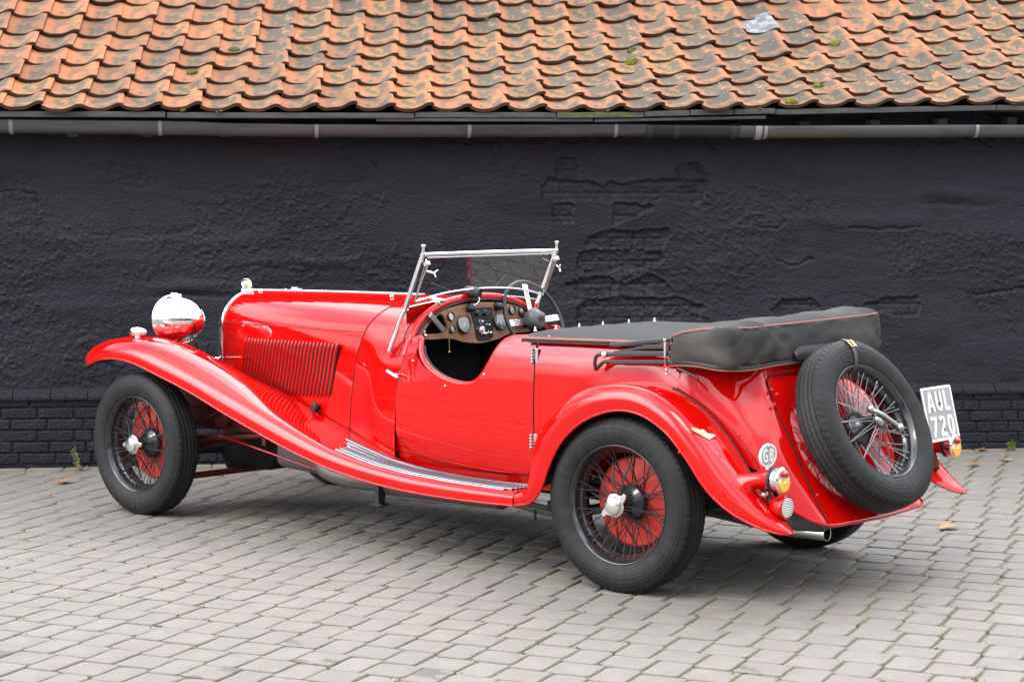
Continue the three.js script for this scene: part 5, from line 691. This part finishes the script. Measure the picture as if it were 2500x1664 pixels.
// chassis and running gear ---------------------------------------------------
{
  both('chassis_rail', box(3.9, .11, .05, [1.45, .50, .37], [0, 0, .0], .006), M.redDark);
  both('rail_bracket', merge(box(.03, .16, .03, [.62, .47, .41]), box(.025, .14, .03, [.78, .44, .42]), ball(.02, [.74, .47, .43])), M.redDark);
  part('front_axle', merge(rod([0, .33, .62], [0, .30, 0], .03), rod([0, .30, 0], [0, .33, -.62], .03)), M.under, car); part('rear_axle', merge(rod([3.277, R, .62], [3.277, R, -.62], .045), ball(.15, [3.277, R, 0])), M.under, car);
  both('leaf_spring', merge(...[0, .014, .028, .042].map((d, i) => tube([[-.5 + i * .1, .44 - d, .40], [0, .36 - d, .40], [.55 - i * .1, .44 - d, .40]], .012, { rs: 5 }))), M.redDark);
  both('leaf_spring', merge(...[0, .014, .028].map((d, i) => tube([[2.72 + i * .1, .42 - d, .46], [3.277, .33 - d, .46], [3.85 - i * .1, .40 - d, .46]], .012, { rs: 5 }))), M.under);
  part('sump', merge(box(.78, .20, .30, [.66, .36, .06], [0, 0, 0], .05), box(.42, .22, .30, [.20, .32, .05], [0, 0, 0], .05), ball(.045, [.0, .215, .10])), M.under, car);
  part('engine', merge(box(1.0, .5, .34, [.66, .72, 0], [0, 0, 0], .03), rod([.25, .62, .18], [1.0, .60, .19], .05)), M.under, car);
  part('gearbox', merge(box(.5, .22, .26, [1.35, .42, 0], [0, 0, 0], .05), rod([1.6, .42, 0], [3.2, .40, 0], .04)), M.under, car);
  part('drag_link', rod([.10, .40, .50], [.95, .47, .33], .014), M.redDark, car);
  part('brake_rod', rod([.352, .436, .50], [1.456, .258, .50], .0055), M.red, car); part('track_rod', merge(rod([.15, .20, .58], [.15, .19, -.58], .018), ball(.02, [.12, .36, .60])), M.redDark, car); part('shock_absorber', merge(lathe([[0, .03], [.05, .03], [.05, -.03], [0, -.03]], 20, [0, 0, 1], [.30, .52, .42]), box(.30, .02, .014, [.17, .50, .46], [0, 0, .4])), M.redDark, car);
  part('battery_box', box(.50, .24, .22, [1.02, .405, .38], [0, 0, -.05], .05), M.greyPan, car);
  part('silencer', merge(rod([1.62, .310, .54], [2.42, .315, .55], .066, .066, 24), capped([[1.08, .52, .44], [1.13, .42, .50], [1.21, .335, .53], [1.34, .308, .54], [1.62, .305, .54]], .052), tube([[2.42, .30, .55], [2.75, .26, .50], [3.0, .31, .34], [3.3, .32, .30], [3.80, .278, .30]], .026), lathe([[.07, -.01], [.072, 0], [.07, .01]], 20, [1, 0, 0], [1.74, .312, .54])), std([.16, .14, .125], .55, .6), car);
  both('running_board_iron', merge(box(.03, .16, .05, [1.66, .27, .60]), box(.08, .01, .06, [1.66, .205, .60]), rod([2.74, .30, .70], [2.74, .245, .70], .008), rod([2.80, .30, .62], [2.80, .245, .62], .008), box(.10, .05, .14, [2.80, .31, .56], [0, 0, 0], .01)), M.satin);
  part('floor_pan', box(2.2, .03, .80, [2.0, .335, 0], [0, 0, 0], .01), M.under, car);
  part('fuel_tank', box(.36, .16, .76, [3.86, .36, 0], [0, 0, .05], .05), M.greyPan, car);
  part('tailpipe', merge(lathe([[.0305, -.20], [.0305, .0], [.0298, .002], [.0275, .0], [.0275, -.20]], 32, [1, .004, 0], [4.027, .2795, .30]), lathe([[.0325, -.155], [.0325, -.145], [.031, -.142]], 32, [1, 0, 0], [4.027, .279, .30])), std([.66, .63, .58], .16, 1), car); part('pipe_hanger', merge(box(.012, .07, .03, [3.87, .325, .30]), lathe([[.029, -.012], [.031, 0], [.029, .012]], 20, [1, 0, 0], [3.87, .279, .30])), M.satin, car);
  both('dumb_iron', capped([[-.48, .47, .37], [-.30, .55, .37], [-.05, .56, .37]], .028), M.redDark); part('front_tie_bar', rod([-.2, .80, .50], [.06, .80, -.5], .011), M.chrome, car); part('ht_lead', merge(tube([[.05, .90, .24], [.02, .905, .27], [.0, .88, .28], [.01, .83, .27], [.02, .80, .26]], .0035), tube([[.04, .90, .25], [.03, .87, .275], [.04, .82, .265]], .003)), M.satin, car);
}

// ---------------------------------------------------------------- small things on the roof and the ground
{
  const mossM = new THREE.MeshStandardMaterial({ color: lin(.13, .135, .014), roughness: 1 }), mossD = new THREE.MeshStandardMaterial({ color: lin(.075, .085, .014), roughness: 1 });
  const cushion = (s, r, flat) => { seed = 70 + s * 13; const L = []; const base = new THREE.IcosahedronGeometry(1, 3), p = base.attributes.position; for (let i = 0; i < p.count; i++) { const q = new THREE.Vector3().fromBufferAttribute(p, i), k = .82 + .5 * (fbm(q.x * 3 + s, q.y * 3 + q.z * 2.3, 3, s) - .3); p.setXYZ(i, q.x * k * r, Math.max(q.y * k, -.4) * r * flat, q.z * k * r); } base.computeVertexNormals(); L.push(base); const leaf = new THREE.ConeGeometry(.0024, .009, 4); for (let i = 0; i < 260; i++) { const a = rr(0, 6.28), e = Math.acos(rr(.05, 1)), q = new THREE.Vector3(Math.sin(e) * Math.cos(a), Math.cos(e), Math.sin(e) * Math.sin(a)), k = .86 + .5 * (fbm(q.x * 3 + s, q.y * 3 + q.z * 2.3, 3, s) - .3); const g = leaf.clone(); g.applyQuaternion(new THREE.Quaternion().setFromUnitVectors(Y, q.clone().add(new THREE.Vector3(rr(-.4, .4), rr(-.2, .5), rr(-.4, .4))).normalize())); g.translate(q.x * k * r, Math.max(q.y * k, 0) * r * flat, q.z * k * r); L.push(g); } return merge(L); };
  const list = [[2.796, 2.722, -.870, .042, .8, 'green moss cushion below the right corner of a roof tile, upper of the close pair', mossD], [2.748, 2.628, -.650, .050, .95, 'largest green moss cushion on the roof, lower of the close pair', mossM], [4.283, 2.795, -.930, .048, .6, 'bright flat moss cushion lying on a tile pan right of the grey tile', mossM], [3.619, 2.318, .245, .040, .75, 'round bright moss cushion on the lowest course of roof tiles', mossM], [3.159, 3.082, -1.575, .030, .7, 'small moss cushion hanging at a tile edge up at the roof top', mossD], [3.767, 2.535, -.345, .034, .6, 'dark moss cushion under a tile edge, two courses above the gutter', mossD], [3.036, 2.640, -.670, .030, .6, 'small dark moss tuft on a tile edge just right of the close pair', mossD], [.026, 2.698, -.785, .046, .6, 'dark moss cushion under a tile edge above the black radiator side', mossD], [-.245, 2.528, -.380, .036, .5, 'small pale moss cushion on a tile above the headlamp', mossM], [3.916, 2.455, -.125, .036, .45, 'flat yellowish moss patch on a lower tile at the right', mossM]];
  list.forEach(([x, y, z, r, f, l, m], i) => { const o = part(numbered('moss_cushion'), cushion(i, r, f), m, scene); o.position.set(x, y, z); o.rotation.x = .35; tag(o, l, 'moss', 'moss cushions on the roof'); });
  // moss lines along tile edges, too slight to count
  const tuft = new THREE.IcosahedronGeometry(1, 1), ms = []; seed = 321; for (let k = 0; k < 420; k++) { const i = Math.floor(rr(0, 27)), row = Math.floor(rr(0, 9)); if (hash(i, row, 77) > .34) continue; const f = rr(.25, .75), a = roofAt(i, row), b = roofAt(i + 1, row), p = a.lerp(b, f); const m = new THREE.Matrix4(), s = rr(.004, .011); m.compose(new THREE.Vector3(p.x, p.y + .012 + .0195 * Math.cos(2 * Math.PI * (f - .88)), p.z + rr(0, .012)), new THREE.Quaternion().setFromEuler(new THREE.Euler(rr(0, 3), rr(0, 3), 0)), new THREE.Vector3(s * 1.8, s * .7, s)); ms.push(m); }
  const im = new THREE.InstancedMesh(tuft, std([.085, .09, .016], 1), ms.length); ms.forEach((m, i) => { im.setMatrixAt(i, m); const t = .6 + .7 * hash(i, 3); im.setColorAt(i, lin(t, t, t)); }); im.name = 'roof_moss'; im.castShadow = true; scene.add(im); tag(im, 'scattered tufts of moss along the lower edges of the roof tiles', 'moss', null, 'stuff');
}
{ // fallen leaves
  const leaf = (s, L) => { const P = []; for (let k = 0; k <= 8; k++) { const t = k / 8, w = L * .42 * Math.pow(Math.sin(Math.PI * Math.pow(t, .8)), .8) * (1 + .25 * Math.sin(k * 2.4 + s)) + .001; const y = .007 + .005 * Math.sin(t * 5 + s) + .003 * t; P.push([[L * (t - .5), y + .22 * w, -w], [L * (t - .5), y, 0], [L * (t - .5), y + .18 * w, w]]); } return merge(loft(P, 2, 3), rod([-L * .5, .008, 0], [-L * .72, .002, .006], .0016, .0016, 5)); };
  for (const [x, z, L, r, c, l] of [[4.66, .87, .095, .4, [.50, .22, .05], 'curled orange leaf on the setts right of the number plate'], [4.96, .67, .075, .1, [.46, .30, .14], 'flat pale brown leaf near the wall, furthest right of the fallen leaves'], [3.64, 3.14, .105, -.1, [.52, .30, .13], 'tan leaf on the setts to the right of the spare wheel'], [-1.01, .77, .11, .1, [.42, .19, .08], 'brown leaf on the setts left of the front wheel'], [5.0, .15, .07, .8, [.26, .10, .04], 'dark brown leaf lying against the foot of the wall']]) { const o = part(numbered('fallen_leaf'), leaf(x * 3, L), new THREE.MeshPhysicalMaterial({ color: lin(...c.map(x => x * .66)), roughness: .8 }), scene); o.position.set(x, .002, z); o.rotation.y = r; tag(o, l, 'leaf', 'fallen leaves on the setts'); }
  // little weeds at the foot of the wall
  const weed = (n, h, sp, s) => { seed = s; const L = []; for (let i = 0; i < n; i++) { const x = rr(-sp, sp), hh = h * rr(.5, 1), lean = rr(-.25, .25) * hh; L.push(tube([[x, 0, 0], [x + lean * .4, hh * .5, .004], [x + lean, hh, .01]], .0016, { rs: 4, n: 5 })); for (let k = 0; k < 9; k++) { const t = rr(.2, 1), g = new THREE.SphereGeometry(1, 5, 3); g.scale(rr(.004, .010), rr(.002, .004), rr(.004, .007)); g.rotateZ(rr(-1, 1)); g.translate(x + lean * t + rr(-.010, .010), hh * t, .006 + rr(-.006, .008)); L.push(g); } } return merge(L); };
  for (const [x, z, n, h, sp, c, s, l] of [[-.985, .16, 5, .15, .02, [.30, .29, .13], 5, 'dry yellowish weed standing at the wall foot left of the front wheel'], [-.93, .165, 5, .035, .05, [.28, .25, .10], 8, 'low creeping dry weed beside the taller weed at the wall foot'], [5.2, .155, 8, .07, .03, [.14, .24, .03], 9, 'fresh green weed at the wall foot beyond the rear lamp']]) { const o = thing('weed', l, 'weed', [x, 0, z]); part('stems', weed(n, h, sp, s), std(c.map(x => x * .66), .9), o); }
}
{ // ragged belt of trees on the far side of the yard, seen only as the dark horizon in chrome and paint
  const g = new THREE.PlaneGeometry(220, 10, 440, 10), p = g.attributes.position; for (let i = 0; i < p.count; i++) { const x = p.getX(i), t = (p.getY(i) + 5) / 10, h = 3.2 + 4.5 * fbm(x * .06, 3, 4, 66) + 1.6 * fbm(x * .5, 4, 3, 67); p.setXYZ(i, x, t * h, 42 - 10 * Math.cos(x / 70) + 2.5 * fbm(x * .7, t * 6, 3, 68)); } g.rotateY(0); g.computeVertexNormals();
  tag(part('tree_belt', g, std([.035, .042, .028], 1), scene), 'dark belt of trees across the yard behind the viewer', 'trees', null, 'stuff');
}
renderer.render(scene, camera);
